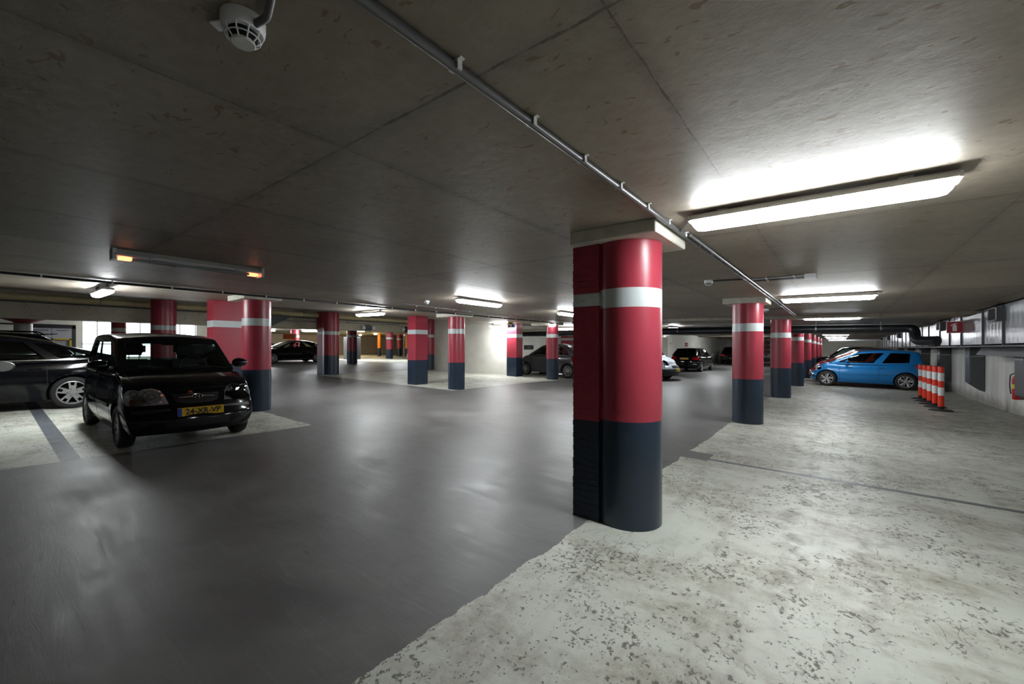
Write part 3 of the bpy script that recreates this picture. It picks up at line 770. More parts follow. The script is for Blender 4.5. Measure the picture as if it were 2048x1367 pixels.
        add_box(bm, (xb - 0.12, -hw * 0.66, z0 - 0.2), (xb, hw * 0.66, z0 + 0.08)); bmesh.ops.bevel(bm, geom=bm.edges[:], offset=0.04, segments=2, affect='EDGES')
        link_mesh('rear_seat', bm, M['seat'], s.root, smooth=True)
    # ---- things laid onto the bodywork
    def _cast(s, u, v, mode, tree=None):
        tree = tree or s.bvh
        if mode == 'front': o, d = Vector((6, u, v)), Vector((-1, 0, 0))
        elif mode == 'rear': o, d = Vector((-6, u, v)), Vector((1, 0, 0))
        elif mode == 'plus': o, d = Vector((u, 4, v)), Vector((0, -1, 0))
        elif mode == 'minus': o, d = Vector((u, -4, v)), Vector((0, 1, 0))
        elif mode == 'top': o, d = Vector((u, v, 4)), Vector((0, 0, -1))
        h = tree.ray_cast(o, d)
        return h[0], d
    def patch(s, name, poly, mode, mat, off=0.004, thick=0.012, maxe=0.05, parent=None, tree=None):
        bm = bmesh.new(); vs = [bm.verts.new((p[0], p[1], 0)) for p in poly]
        f = bm.faces.new(vs); bmesh.ops.triangulate(bm, faces=[f])
        for _ in range(7):
            es = [e for e in bm.edges if e.calc_length() > maxe]
            if not es: break
            bmesh.ops.subdivide_edges(bm, edges=es, cuts=1, use_grid_fill=False); bmesh.ops.triangulate(bm, faces=bm.faces[:])
        last = None; bad = []
        for v in bm.verts:
            h, d = s._cast(v.co.x, v.co.y, mode, tree)
            if h is None: bad.append(v); continue
            last = h; v.co = h - d * off
        if bad: bmesh.ops.delete(bm, geom=bad, context='VERTS')
        r = bmesh.ops.extrude_face_region(bm, geom=bm.faces[:])
        dd = s._cast(0, 0.5, mode)[1] if mode != 'top' else Vector((0, 0, -1))
        for v in [g for g in r['geom'] if isinstance(g, bmesh.types.BMVert)]: v.co += dd * thick
        return link_mesh(name, bm, mat, parent or s.root, smooth=True)
    def line(s, name, pts, mode, w=0.007, mat=None, off=0.0015, tree=None, parent=None, thick=0.004):
        bm = bmesh.new(); P = []
        for a, b in zip(pts, pts[1:]):
            a, b = Vector(a), Vector(b); n = max(1, int((b - a).length / 0.05))
            P += [a.lerp(b, i / n) for i in range(n)]
        P.append(Vector(pts[-1])); prev = None
        for i, p in enumerate(P):
            d = (P[min(i + 1, len(P) - 1)] - P[max(i - 1, 0)])
            if d.length < 1e-6: continue
            d.normalize(); nn = Vector((-d.y, d.x)) * w / 2
            pr = []
            for q in (p + nn, p - nn):
                h, dr = s._cast(q.x, q.y, mode, tree)
                if h is None: pr = None; break
                pr.append(bm.verts.new(h - dr * off)); pr.append(bm.verts.new(h + dr * thick))
            if pr is None: prev = None; continue
            if prev:
                bm.faces.new((prev[0], pr[0], pr[2], prev[2])); bm.faces.new((prev[0], prev[1], pr[1], pr[0])); bm.faces.new((prev[2], pr[2], pr[3], prev[3]))
            prev = pr
        if not bm.faces: bm.free(); return None
        return link_mesh(name, bm, mat or M['dark'], parent or s.root)
    def mirror(s, sg, t, z, mat, y=None):
        y = y if y else s.W / 2 * 0.93
        bm = bmesh.new()
        bmesh.ops.create_uvsphere(bm, u_segments=20, v_segments=12, radius=1)
        for v in bm.verts:
            c = v.co.copy(); v.co = Vector((s.X(t) + 0.02 + c.x * 0.075 * (1 if c.x > 0 else 0.3), sg * (y + 0.12) + c.y * 0.115, z + c.z * 0.075 * (1 - 0.15 * c.y * sg)))
        add_box(bm, (s.X(t) - 0.01, min(sg * (y - 0.06), sg * (y + 0.05)), z - 0.05), (s.X(t) + 0.05, max(sg * (y - 0.06), sg * (y + 0.05)), z - 0.02))
        m = link_mesh('door_mirror', bm, mat, s.root, smooth=True)
        bm = bmesh.new(); bmesh.ops.create_circle(bm, cap_ends=True, segments=20, radius=1)
        for v in bm.verts: c = v.co.copy(); v.co = Vector((s.X(t) - 0.006, sg * (y + 0.12) + c.x * 0.095, z + c.y * 0.058))
        link_mesh('mirror_glass', bm, M['chrome'], m)
    def handle(s, sg, t, z, mat=None):
        mode = 'plus' if sg > 0 else 'minus'; h, d = s._cast(s.X(t), z, mode)
        if h is None: return
        bm = bmesh.new(); y0, y1 = sorted((h.y - sg * 0.005, h.y + sg * 0.03))
        add_box(bm, (s.X(t) - 0.09, y0, z - 0.014), (s.X(t) + 0.09, y1, z + 0.014)); bmesh.ops.bevel(bm, geom=bm.edges[:], offset=0.011, segments=2, affect='EDGES')
        link_mesh('door_handle', bm, mat or s.paint, s.root, smooth=True)
    def plate(s, mode, z, w=0.52, h=0.11, text=None, y0=0.0):
        hh, d = s._cast(y0, z, mode); hx = hh.x; sg = -d.x
        x0, x1 = sorted((hx - sg * 0.02, hx + sg * 0.016))
        bm = bmesh.new(); add_box(bm, (x0, y0 - w / 2, z - h / 2), (x1, y0 + w / 2, z + h / 2)); bmesh.ops.bevel(bm, geom=bm.edges[:], offset=0.003, segments=1, affect='EDGES')
        p = link_mesh('number_plate', bm, M['plate'], s.root)
        xs = x1 if sg > 0 else x0
        # blue band at reader's left
        yl = -w / 2 if sg > 0 else w / 2 - 0.045
        a, b = sorted((xs, xs + sg * 0.002))
        box('blue_band', (a, y0 + yl, z - h / 2 + 0.002), (b, y0 + yl + 0.045, z + h / 2 - 0.002), M['plateblue'], p)
        if text:
            me = text_mesh(text, 0.105, 0.001, 0.002); me.materials.clear(); me.materials.append(M['plateink'])
            o = link_obj('lettering', me, p, (xs + sg * 0.002, y0 + sg * 0.022, z), (PI / 2, 0, PI / 2 if sg > 0 else -PI / 2), (0.93, 1.0, 1))
        return p
    def arches_panel_lines(s, doors, zlo, zhi_tab=None, mat=None):
        """doors: list of t positions of vertical seams on both flanks"""
        for sg, mode in ((1, 'plus'), (-1, 'minus')):
            for t in doors:
                zt = interp(s.sp['top'], t) - 0.06
                s.line('door_seam', [(s.X(t), zlo), (s.X(t), zt)], mode, 0.008, mat)
def rr(cx, cy, w, h, r=0.3, n=5):
    """rounded rectangle outline"""
    r = min(w, h) * r; out = []
    for (sx, sy, a0) in ((1, 1, 0), (-1, 1, PI / 2), (-1, -1, PI), (1, -1, 1.5 * PI)):
        for i in range(n + 1):
            a = a0 + PI / 2 * i / n; out.append((cx + sx * (w / 2 - r) + r * math.cos(a), cy + sy * (h / 2 - r) + r * math.sin(a)))
    return out
def mirror_y(poly): return [(-a, b) for a, b in poly]

P = {'black': car_paint('black_car_paint', (0.004, 0.0045, 0.006)), 'blackb': car_paint('blue_black_car_paint', (0.0035, 0.004, 0.0055)),
     'silver': car_paint('silver_car_paint', (0.42, 0.43, 0.45), 0.35, 0.6), 'blue': car_paint('bright_blue_car_paint', (0.007, 0.18, 0.48), 0.3, 0.1),
     'grey': car_paint('grey_car_paint', (0.10, 0.10, 0.11), 0.3, 0.35), 'pale': car_paint('pale_silver_car_paint', (0.48, 0.52, 0.58), 0.35, 0.3),
     'red': car_paint('red_car_paint', (0.36, 0.008, 0.012)), 'navy': car_paint('navy_car_paint', (0.01, 0.02, 0.06))}

# 1. small black hatchback in front
hb = dict(L=3.50, W=1.50, H=1.50, wb=2.38, fo=0.66, r=0.275, tw=0.165, rim=0.66, style='cap', paint=P['black'],
          top=[(0, 0.70), (0.06, 0.765), (0.25, 0.855), (0.55, 0.93), (0.85, 0.985), (1.3, 0.965), (2.4, 0.97), (3.3, 1.0), (3.5, 0.96)],
          fx=[(0, 0.04), (0.2, 0.0), (0.42, 0.0), (0.52, 0.04), (0.8, 0.09), (1, 0.16)], pc=0.20, rc=0.14,
          wc=[(0, 0.90), (0.2, 0.97), (0.45, 1.0), (0.7, 0.985), (0.88, 0.965), (1, 0.935)],
          wind=(0.80, 1.42), back=(3.42, 3.22), belt=[(0, 0.99), (0.3, 0.965), (0.6, 0.965), (1, 1.02)], roof=[(0, 1.43), (0.2, 1.475), (0.5, 1.49), (0.8, 1.475), (1, 1.44)],
          pillars=[(0.05, 0.40), (0.45, 0.75), (0.79, 0.93)], yb=0.95, yr=0.84, bw=0.92, steer=0.0, zb=0.15, cp=1.0, ctop=0.90)
c = Car('hatchback', 'small black five-door hatchback with yellow number plate reading 24-XR-VP, facing the aisle', 'car', -8.60, 1.765, math.radians(0.8), hb)
def front_lamps(c, poly, mat='reflector', lens=True, off=0.010, extra=None):
    for sg in (1, -1):
        pl = poly if sg > 0 else mirror_y(poly)
        h = c.patch('headlamp', pl, 'front', M[mat], off, 0.02, 0.03)
        if lens:
            c.patch('lens', pl, 'front', M['lamplens'], off + 0.012, 0.002, 0.05, parent=h)
        if extra: extra(c, sg, h)
def atos_extra(c, sg, h):
    for (yy, zz, r_, m, nm) in ((0.464, 0.678, 0.082, 'chrome', 'lamp_ring'), (0.464, 0.678, 0.034, 'chrome', 'bulb_shield'), (0.62, 0.722, 0.034, 'chrome', 'lamp_ring')):
        pts = []
        for i in range(25):
            a = 2 * PI * i / 24; q = (sg * (yy + r_ * math.cos(a)), zz + r_ * math.sin(a)); hh, d = c._cast(q[0], q[1], 'front'); pts.append(hh + Vector((0.013, 0, 0)))
        bm = bmesh.new(); add_tube(bm, pts, 0.0035, 6); link_mesh(nm, bm, M[m], h, smooth=True)
    c.patch('indicator', [(sg * (0.635 + 0.032 * math.cos(2 * PI * i / 16)), 0.622 + 0.032 * math.sin(2 * PI * i / 16)) for i in range(16)], 'front', M['amber'], 0.013, 0.008, 0.03, parent=h)
lamp = [(0.30, 0.555), (0.45, 0.548), (0.60, 0.545), (0.685, 0.55), (0.70, 0.62), (0.69, 0.70), (0.655, 0.735), (0.60, 0.74), (0.56, 0.725), (0.52, 0.745), (0.44, 0.755), (0.37, 0.73), (0.33, 0.67)]
lamp = [(y + 0.012, z + 0.03) for y, z in lamp]
front_lamps(c, lamp, extra=atos_extra)
gr = c.patch('grille', [(-0.23, 0.60), (-0.27, 0.70), (0.27, 0.70), (0.23, 0.60), (0.14, 0.575), (-0.14, 0.575)], 'front', M['black'], 0.003, 0.01)
c.line('chrome_bar', [(-0.20, 0.655), (-0.06, 0.662)], 'front', 0.012, M['alloy'], 0.014, parent=gr); c.line('chrome_bar', [(0.06, 0.662), (0.20, 0.655)], 'front', 0.012, M['alloy'], 0.014, parent=gr)
hh, _ = c._cast(0, 0.665, 'front')
bm = bmesh.new()
ring = [Vector((hh.x + 0.018, 0.058 * math.cos(a), 0.665 + 0.030 * math.sin(a))) for a in [2 * PI * i / 28 for i in range(29)]]
add_tube(bm, ring, 0.0045, 6)
add_tube(bm, [(hh.x + 0.018, -0.026, 0.643), (hh.x + 0.018, -0.012, 0.687)], 0.006, 6); add_tube(bm, [(hh.x + 0.018, 0.012, 0.643), (hh.x + 0.018, 0.026, 0.687)], 0.006, 6)
add_tube(bm, [(hh.x + 0.018, -0.018, 0.662), (hh.x + 0.018, 0.018, 0.670)], 0.005, 6)
link_mesh('badge', bm, M['chrome'], gr)
c.patch('bumper_strip', [(-0.66, 0.515), (-0.30, 0.525), (-0.30, 0.50), (-0.66, 0.47)], 'front', M['trim'], 0.012, 0.02)
c.patch('bumper_strip', [(0.66, 0.515), (0.30, 0.525), (0.30, 0.50), (0.66, 0.47)], 'front', M['trim'], 0.012, 0.02)
c.patch('air_intake', rr(0, 0.325, 0.72, 0.10, 0.4), 'front', M['dark'], 0.003, 0.01)
for sg in (1, -1): c.patch('fog_lamp', rr(sg * 0.56, 0.36, 0.10, 0.07, 0.5), 'front', M['black'], 0.006, 0.01)
c.plate('front', 0.47, text='24-XR-VP', y0=0.02)
c.line('bonnet_seam', [(-0.50, 0.745), (-0.3, 0.765), (0.3, 0.765), (0.50, 0.745)], 'front', 0.006)
for sg in (1, -1):
    c.line('bonnet_seam', [(c.X(0.22), sg * 0.56), (c.X(0.5), sg * 0.60), (c.X(0.82), sg * 0.635)], 'top', 0.006)
    mode = 'plus' if sg > 0 else 'minus'
    for pts in ([(c.X(1.06), 0.30), (c.X(1.04), 0.90)], [(c.X(1.98), 0.27), (c.X(1.98), 0.90)], [(c.X(2.66), 0.62), (c.X(2.74), 0.72), (c.X(2.78), 0.92)], [(c.X(1.06), 0.27), (c.X(2.45), 0.27)]):
        c.line('door_seam', pts, mode, 0.008)
    c.patch('side_moulding', [(c.X(1.08), 0.50), (c.X(1.95), 0.50), (c.X(1.95), 0.545), (c.X(1.08), 0.545)], mode, M['trim'], 0.012, 0.014)
    c.patch('side_moulding', [(c.X(2.01), 0.50), (c.X(2.44), 0.50), (c.X(2.5), 0.545), (c.X(2.01), 0.545)], mode, M['trim'], 0.012, 0.014)
    c.patch('side_repeater', rr(c.X(0.90), 0.70, 0.06, 0.032, 0.4), mode, M['amber'], 0.006, 0.01)
    c.handle(sg, 1.86, 0.83); c.handle(sg, 2.66, 0.83)
    c.mirror(sg, 1.10, 1.06, P['black'], y=0.72)
bm = bmesh.new()
for y0, y1 in ((0.55, 0.02), (0.05, -0.48)):
    add_tube(bm, [(c.X(0.80), y0, 1.0), (c.X(0.86), (y0 + y1) / 2, 1.035), (c.X(0.84), y1, 1.045)], 0.008, 6)
link_mesh('wiper', bm, M['black'], c.root)
bm = bmesh.new(); add_box(bm, (c.X(1.47), -0.10, 1.335), (c.X(1.44), 0.10, 1.395)); bmesh.ops.bevel(bm, geom=bm.edges[:], offset=0.012, segments=2, affect='EDGES'); link_mesh('rear_view_mirror', bm, M['black'], c.root, smooth=True)

def common(c, lamp=None, tail=None, doors=(), handles=(), mir=None, mat=None, lens=False):
    if lamp: front_lamps(c, lamp, lens=lens)
    if tail:
        for sg in (1, -1): c.patch('tail_lamp', tail if sg > 0 else mirror_y(tail), 'rear', M['redlens'], 0.008, 0.014, 0.04)
    for sg in (1, -1):
        mode = 'plus' if sg > 0 else 'minus'
        for t in doors: c.line('door_seam', [(c.X(t), 0.28), (c.X(t), interp(c.sp['top'], t) - 0.05)], mode, 0.008)
        for t, z in handles: c.handle(sg, t, z)
        if mir: c.mirror(sg, mir[0], mir[1], mat or c.paint)

# 2. black saloon next to it, seen from the side
s60 = dict(L=4.60, W=1.80, H=1.44, wb=2.72, fo=0.88, r=0.32, tw=0.21, rim=0.73, style='five', paint=P['blackb'],
           top=[(0, 0.62), (0.1, 0.72), (0.5, 0.80), (1.15, 0.93), (1.8, 0.93), (3.0, 0.96), (3.8, 1.02), (4.35, 1.07), (4.6, 1.0)],
           wind=(1.15, 1.95), back=(4.40, 3.35), belt=[(0, 0.95), (0.3, 0.94), (0.65, 0.98), (1, 1.06)], roof=[(0, 1.37), (0.25, 1.44), (0.5, 1.44), (0.8, 1.375), (1, 1.31)],
           pillars=[(0.07, 0.38), (0.42, 0.68), (0.72, 0.90)], yb=0.92, yr=0.68, rp=1.0, cp=1.0, privacy=False, zb=0.18, na=24)
c2 = Car('saloon_car', 'black saloon parked side-on behind the small black hatchback, silver five-spoke wheel showing', 'car', -13.12, -0.26, -PI / 2, s60)
common(c2, tail=[(0.62, 0.60), (0.86, 0.60), (0.84, 0.93), (0.72, 0.93), (0.68, 0.75)], doors=(1.35, 2.35, 3.25), handles=((2.15, 0.80), (3.1, 0.82)), mir=(1.55, 0.98))
for sg in (1, -1):
    c2.line('window_trim', [(c2.X(1.45), 0.945), (c2.X(3.9), 1.0)], 'plus' if sg > 0 else 'minus', 0.014, M['chrome'], 0.004, tree=c2.gvh)
# 3. dark estate beyond the saloon
est = dict(L=4.60, W=1.80, H=1.55, wb=2.70, fo=0.90, r=0.32, tw=0.21, style='ten', paint=P['black'], level=2,
           top=[(0, 0.66), (0.1, 0.78), (0.5, 0.86), (1.1, 0.98), (2.5, 0.98), (4.4, 1.02), (4.6, 0.98)],
           wind=(1.1, 1.8), back=(4.5, 3.95), belt=[(0, 1.0), (1, 1.04)], roof=[(0, 1.46), (0.3, 1.54), (0.8, 1.52), (1, 1.47)],
           pillars=[(0.06, 0.32), (0.36, 0.62), (0.66, 0.9)], yb=0.92, yr=0.72, privacy=True)
c3 = Car('estate_car', 'dark estate car with roof spoiler, mostly hidden beyond the black saloon', 'car', -15.95, -0.85, -PI / 2, est)
common(c3, tail=[(0.6, 0.8), (0.84, 0.8), (0.82, 1.0), (0.62, 1.0)], doors=(1.3, 2.3, 3.2), mir=(1.5, 1.03))
bm = bmesh.new(); xx = c3.X(3.95)
add_prism(bm, [(xx + 0.30, 1.50), (xx - 0.26, 1.535), (xx - 0.27, 1.515), (xx + 0.2, 1.46)], 1, -0.58, 0.58); link_mesh('roof_spoiler', bm, P['black'], c3.root)
bm = bmesh.new(); add_prism(bm, [(xx + 0.62, 1.545), (xx + 0.44, 1.60), (xx + 0.42, 1.545)], 1, -0.012, 0.012); link_mesh('roof_aerial', bm, P['black'], c3.root)
for sg in (1, -1):
    bm = bmesh.new(); add_tube(bm, arc_path([(c3.X(2.0), sg * 0.60, 1.50), (c3.X(2.1), sg * 0.60, 1.585), (c3.X(3.9), sg * 0.60, 1.57), (c3.X(4.0), sg * 0.60, 1.49)], 0.05, 4), 0.014, 8); link_mesh('roof_rail', bm, P['black'], c3.root, smooth=True)
# 4. silver car at the edge of the frame
sil = dict(L=4.05, W=1.68, H=1.45, wb=2.50, fo=0.80, r=0.30, tw=0.19, style='ten', paint=P['silver'],
           top=[(0, 0.62), (0.1, 0.74), (0.45, 0.85), (0.95, 0.97), (2.4, 0.96), (3.9, 1.0), (4.05, 0.95)],
           wind=(0.95, 1.65), back=(3.95, 3.5), belt=[(0, 0.98), (1, 1.02)], roof=[(0, 1.37), (0.3, 1.44), (0.8, 1.42), (1, 1.38)], pillars=[(0.06, 0.42), (0.47, 0.86)], yb=0.93, yr=0.75)
c4 = Car('small_car', 'silver car at the picture edge with only its wing, grey mirror and front wheel showing', 'car', -8.97, -0.74, PI, sil)
common(c4, lamp=[(0.42, 0.58), (0.74, 0.62), (0.76, 0.74), (0.60, 0.76), (0.46, 0.68)], doors=(1.2, 2.3), handles=((2.1, 0.82),), mir=(1.42, 1.0), mat=M['alloyd'])
# 5. black saloon behind the tall column
mer = dict(L=4.85, W=1.86, H=1.47, wb=2.87, fo=0.86, r=0.335, tw=0.22, rim=0.76, style='ten', paint=P['black'],
           top=[(0, 0.62), (0.12, 0.74), (0.6, 0.84), (1.2, 0.98), (3.0, 0.97), (4.2, 1.02), (4.85, 0.95)],
           wind=(1.15, 2.1), back=(4.5, 3.6), belt=[(0, 1.0), (0.4, 0.97), (1, 1.03)], roof=[(0, 1.39), (0.25, 1.455), (0.6, 1.455), (1, 1.36)], pillars=[(0.07, 0.40), (0.44, 0.74), (0.78, 0.92)], yb=0.92, yr=0.70, na=22)
c5 = Car('executive_saloon', 'glossy black saloon with silver multi-spoke wheel beyond the beam, partly behind the tall column', 'car', -29.15, 12.75, -PI / 2, mer)
common(c5, lamp=[(0.48, 0.60), (0.80, 0.66), (0.82, 0.78), (0.60, 0.78), (0.50, 0.70)], doors=(1.42, 2.5, 3.5), handles=((2.35, 0.84), (3.35, 0.86)), mir=(1.75, 1.02))
for sg in (1, -1): c5.line('sill_trim', [(c5.X(1.4), 0.26), (c5.X(3.4), 0.26)], 'plus' if sg > 0 else 'minus', 0.03, M['chrome'], 0.006)
c6 = Car('sports_saloon', 'dark car with shiny roof edge, half hidden behind the glossy black saloon', 'car', -32.1, 10.9, -PI / 2, dict(mer, paint=P['grey'], H=1.5, roof=[(0, 1.42), (0.25, 1.50), (0.6, 1.49), (1, 1.4)]))
common(c6, doors=(1.42, 2.5), mir=(1.75, 1.02))
# 6. grey small car
fi = dict(L=3.55, W=1.63, H=1.49, wb=2.30, fo=0.68, r=0.30, tw=0.19, rim=0.72, style='y', paint=P['grey'],
          top=[(0, 0.60), (0.08, 0.74), (0.35, 0.88), (0.8, 0.99), (1.6, 0.96), (2.8, 0.98), (3.3, 1.0), (3.55, 0.88)],
          wind=(0.78, 1.48), back=(3.42, 2.85), belt=[(0, 1.0), (0.4, 0.96), (1, 1.0)], roof=[(0, 1.40), (0.25, 1.475), (0.55, 1.48), (0.85, 1.42), (1, 1.35)],
          pillars=[(0.05, 0.52), (0.58, 0.86)], yb=0.93, yr=0.72, pc=0.34, rc=0.28, rx=[(0, 0.08), (0.25, 0.0), (0.5, 0.0), (0.75, 0.06), (1, 0.16)])
c7 = Car('city_car', 'grey rounded three-door city car parked behind the round column, nose toward the wall', 'car', -10.6, 16.72, PI, fi)
common(c7, lamp=[(0.42, 0.62), (0.66, 0.62), (0.68, 0.78), (0.56, 0.82), (0.44, 0.76)], tail=[(0.60, 0.62), (0.74, 0.62), (0.74, 0.92), (0.62, 0.92)], doors=(1.02, 2.18), handles=((2.0, 0.84),), mir=(1.18, 1.03))
for sg in (1, -1): c7.patch('side_repeater', rr(c7.X(0.84), 0.72, 0.06, 0.04, 0.4), 'plus' if sg > 0 else 'minus', M['redlens'], 0.006, 0.01)
# 7. pale van nose beside the big column
van = dict(L=4.00, W=1.70, H=1.78, wb=2.60, fo=0.78, r=0.30, tw=0.19, style='cap', paint=P['pale'], low=0.52,
           top=[(0, 0.74), (0.08, 0.84), (0.4, 0.96), (0.8, 1.08), (2, 1.05), (3.9, 1.1), (4.0, 1.05)],
           wind=(0.78, 1.35), back=(3.95, 3.75), belt=[(0, 1.08), (1, 1.1)], roof=[(0, 1.62), (0.3, 1.76), (1, 1.72)], pillars=[(0.05, 0.38), (0.43, 0.9)], yb=0.93, yr=0.82)
c8 = Car('compact_van', 'pale silver compact van nosing out from behind the big brick-backed column', 'car', -7.70, 19.15, 0.0, van)
common(c8, lamp=[(0.50, 0.70), (0.77, 0.68), (0.78, 0.88), (0.68, 0.93), (0.56, 0.84)], doors=(1.05, 2.1), mir=(1.12, 1.14), mat=M['black'], lens=True)
c8.patch('grille', rr(0, 0.62, 0.9, 0.12, 0.3), 'front', M['black'], 0.004, 0.01); c8.plate('front', 0.46)
# 8. black hatchback seen from behind
aud = dict(L=4.25, W=1.77, H=1.43, wb=2.58, fo=0.87, r=0.31, tw=0.21, rim=0.74, style='y', paint=P['black'],
           top=[(0, 0.62), (0.1, 0.74), (0.5, 0.84), (1.05, 0.95), (2.5, 0.94), (4.05, 0.99), (4.25, 0.90)],
           wind=(1.05, 1.8), back=(4.15, 3.65), belt=[(0, 0.97), (1, 1.0)], roof=[(0, 1.35), (0.3, 1.42), (0.8, 1.40), (1, 1.35)], pillars=[(0.06, 0.38), (0.42, 0.72), (0.75, 0.9)], yb=0.92, yr=0.72)
c9 = Car('compact_hatchback', 'black hatchback seen from behind, red tail lamps and yellow plate, by the far white wall', 'car', -7.42, 28.32, PI / 2, aud)
common(c9, tail=[(0.44, 0.74), (0.78, 0.72), (0.80, 0.90), (0.62, 0.92), (0.46, 0.86)], doors=(1.3, 2.35, 3.2), handles=((2.2, 0.82), (3.05, 0.84)), mir=(1.5, 1.0))
c9.plate('rear', 0.80, text=None)
c9.line('bumper_seam', [(-0.8, 0.58), (0.8, 0.58)], 'rear', 0.01)
for sg in (1, -1): c9.patch('reflector_strip', rr(sg * 0.62, 0.47, 0.22, 0.03, 0.4), 'rear', M['reflector'], 0.006, 0.01)
bm = bmesh.new(); xx = c9.X(3.65); add_prism(bm, [(xx + 0.12, 1.385), (xx - 0.16, 1.405), (xx - 0.17, 1.39), (xx + 0.05, 1.35)], 1, -0.56, 0.56); link_mesh('roof_spoiler', bm, P['black'], c9.root)
# 9. dark car deeper in the aisle
c10 = Car('parked_car', 'dark unlit car at the far end of the aisle, cut by the second round column', 'car', -7.55, 42.6, PI / 2, dict(aud, paint=P['black'], H=1.55, roof=[(0, 1.45), (0.3, 1.54), (0.8, 1.52), (1, 1.45)], level=1, plain=True))
common(c10, tail=[(0.44, 0.74), (0.78, 0.72), (0.80, 0.90), (0.62, 0.92), (0.46, 0.86)])
# 10. bright blue three-door
tw = dict(L=3.50, W=1.65, H=1.47, wb=2.37, fo=0.62, r=0.31, tw=0.19, rim=0.70, style='swirl', paint=P['blue'],
          top=[(0, 0.62), (0.06, 0.74), (0.3, 0.86), (0.7, 0.97), (1.2, 0.93), (2.2, 0.95), (3.2, 1.02), (3.5, 1.0)],
          wind=(0.66, 1.62), back=(3.47, 3.36), belt=[(0, 0.955), (0.3, 0.935), (0.6, 0.95), (1, 1.03)], roof=[(0, 1.38), (0.2, 1.45), (0.5, 1.475), (0.85, 1.455), (1, 1.41)], rx=[(0, 0.06), (1, 0.0)],
          pillars=[(0.05, 0.49), (0.555, 0.86)], yb=0.94, yr=0.78, bulge=0.14, pc=0.30, rc=0.16, privacy=True, bw=0.90)
c11 = Car('three_door_hatchback', 'bright blue three-door hatchback parked across the right-hand bay', 'car', 0.78, 22.19, PI, tw)
common(c11, lamp=[(0.40, 0.66), (0.70, 0.64), (0.74, 0.74), (0.66, 0.82), (0.50, 0.80)], tail=[(0.62, 0.7), (0.76, 0.7), (0.76, 1.0), (0.66, 1.0)], doors=(1.02, 2.22), handles=(), mir=(1.30, 1.02), lens=True)
for sg in (1, -1):
    mode = 'plus' if sg > 0 else 'minus'
    c11.line('side_crease', [(c11.X(1.05), 0.50), (c11.X(2.6), 0.54)], mode, 0.012, M['trim'], 0.002)
    c11.patch('handle_recess', rr(c11.X(2.30), 0.80, 0.15, 0.085, 0.5), mode, P['blue'], 0.012, 0.02)
    c11.line('door_handle', [(c11.X(2.24), 0.80), (c11.X(2.36), 0.80)], mode, 0.022, M['chrome'], 0.02)
    c11.line('door_sill', [(c11.X(1.0), 0.225), (c11.X(2.6), 0.225)], mode, 0.03, P['blue'], 0.02)
c11.patch('air_intake', rr(0, 0.40, 0.8, 0.16, 0.4), 'front', M['dark'], 0.004, 0.01)
for sg in (1, -1): c11.patch('fog_lamp', rr(sg * 0.58, 0.40, 0.14, 0.09, 0.4), 'front', M['black'], 0.008, 0.01)
bm = bmesh.new(); add_tube(bm, [(c11.X(3.2), 0.0, 1.45), (c11.X(3.42), 0.0, 1.60)], 0.006, 6); link_mesh('roof_aerial', bm, M['black'], c11.root)
# 11. cars behind it
c12 = Car('supermini', 'red hatchback whose nose shows just beyond the bright blue one', 'car', 0.62, 24.85, PI, dict(tw, paint=P['red'], privacy=False, H=1.47, style='ten'))
common(c12, lamp=[(0.40, 0.66), (0.70, 0.64), (0.74, 0.74), (0.66, 0.82), (0.50, 0.80)], doors=(1.02, 2.22), mir=(1.30, 1.02))
c13 = Car('family_car', 'navy blue hatchback parked beyond the red one', 'car', 1.0, 29.0, PI, dict(sil, paint=P['navy'], level=1, H=1.55, roof=[(0, 1.44), (0.3, 1.54), (0.8, 1.52), (1, 1.46)]))
common(c13, doors=(1.2, 2.3), mir=(1.42, 1.0))
c14 = Car('off_roader', 'dark tall car with roof rails, farthest of those beyond the blue hatchback', 'car', 0.5, 34.8, PI, dict(est, H=1.62, paint=P['black'], level=1, L=4.1, wb=2.5, back=(4.0, 3.6), top=[(0, 0.70), (0.1, 0.82), (0.5, 0.92), (1.0, 1.02), (4.0, 1.05), (4.1, 1.0)], belt=[(0, 1.03), (1, 1.07)], roof=[(0, 1.54), (0.3, 1.62), (0.8, 1.61), (1, 1.56)]))
for sg in (1, -1):
    bm = bmesh.new(); add_tube(bm, arc_path([(c14.X(1.8), sg * 0.60, 1.56), (c14.X(1.95), sg * 0.60, 1.68), (c14.X(3.5), sg * 0.60, 1.67), (c14.X(3.65), sg * 0.60, 1.55)], 0.05, 4), 0.02, 8); link_mesh('roof_rail', bm, M['chrome'], c14.root, smooth=True)

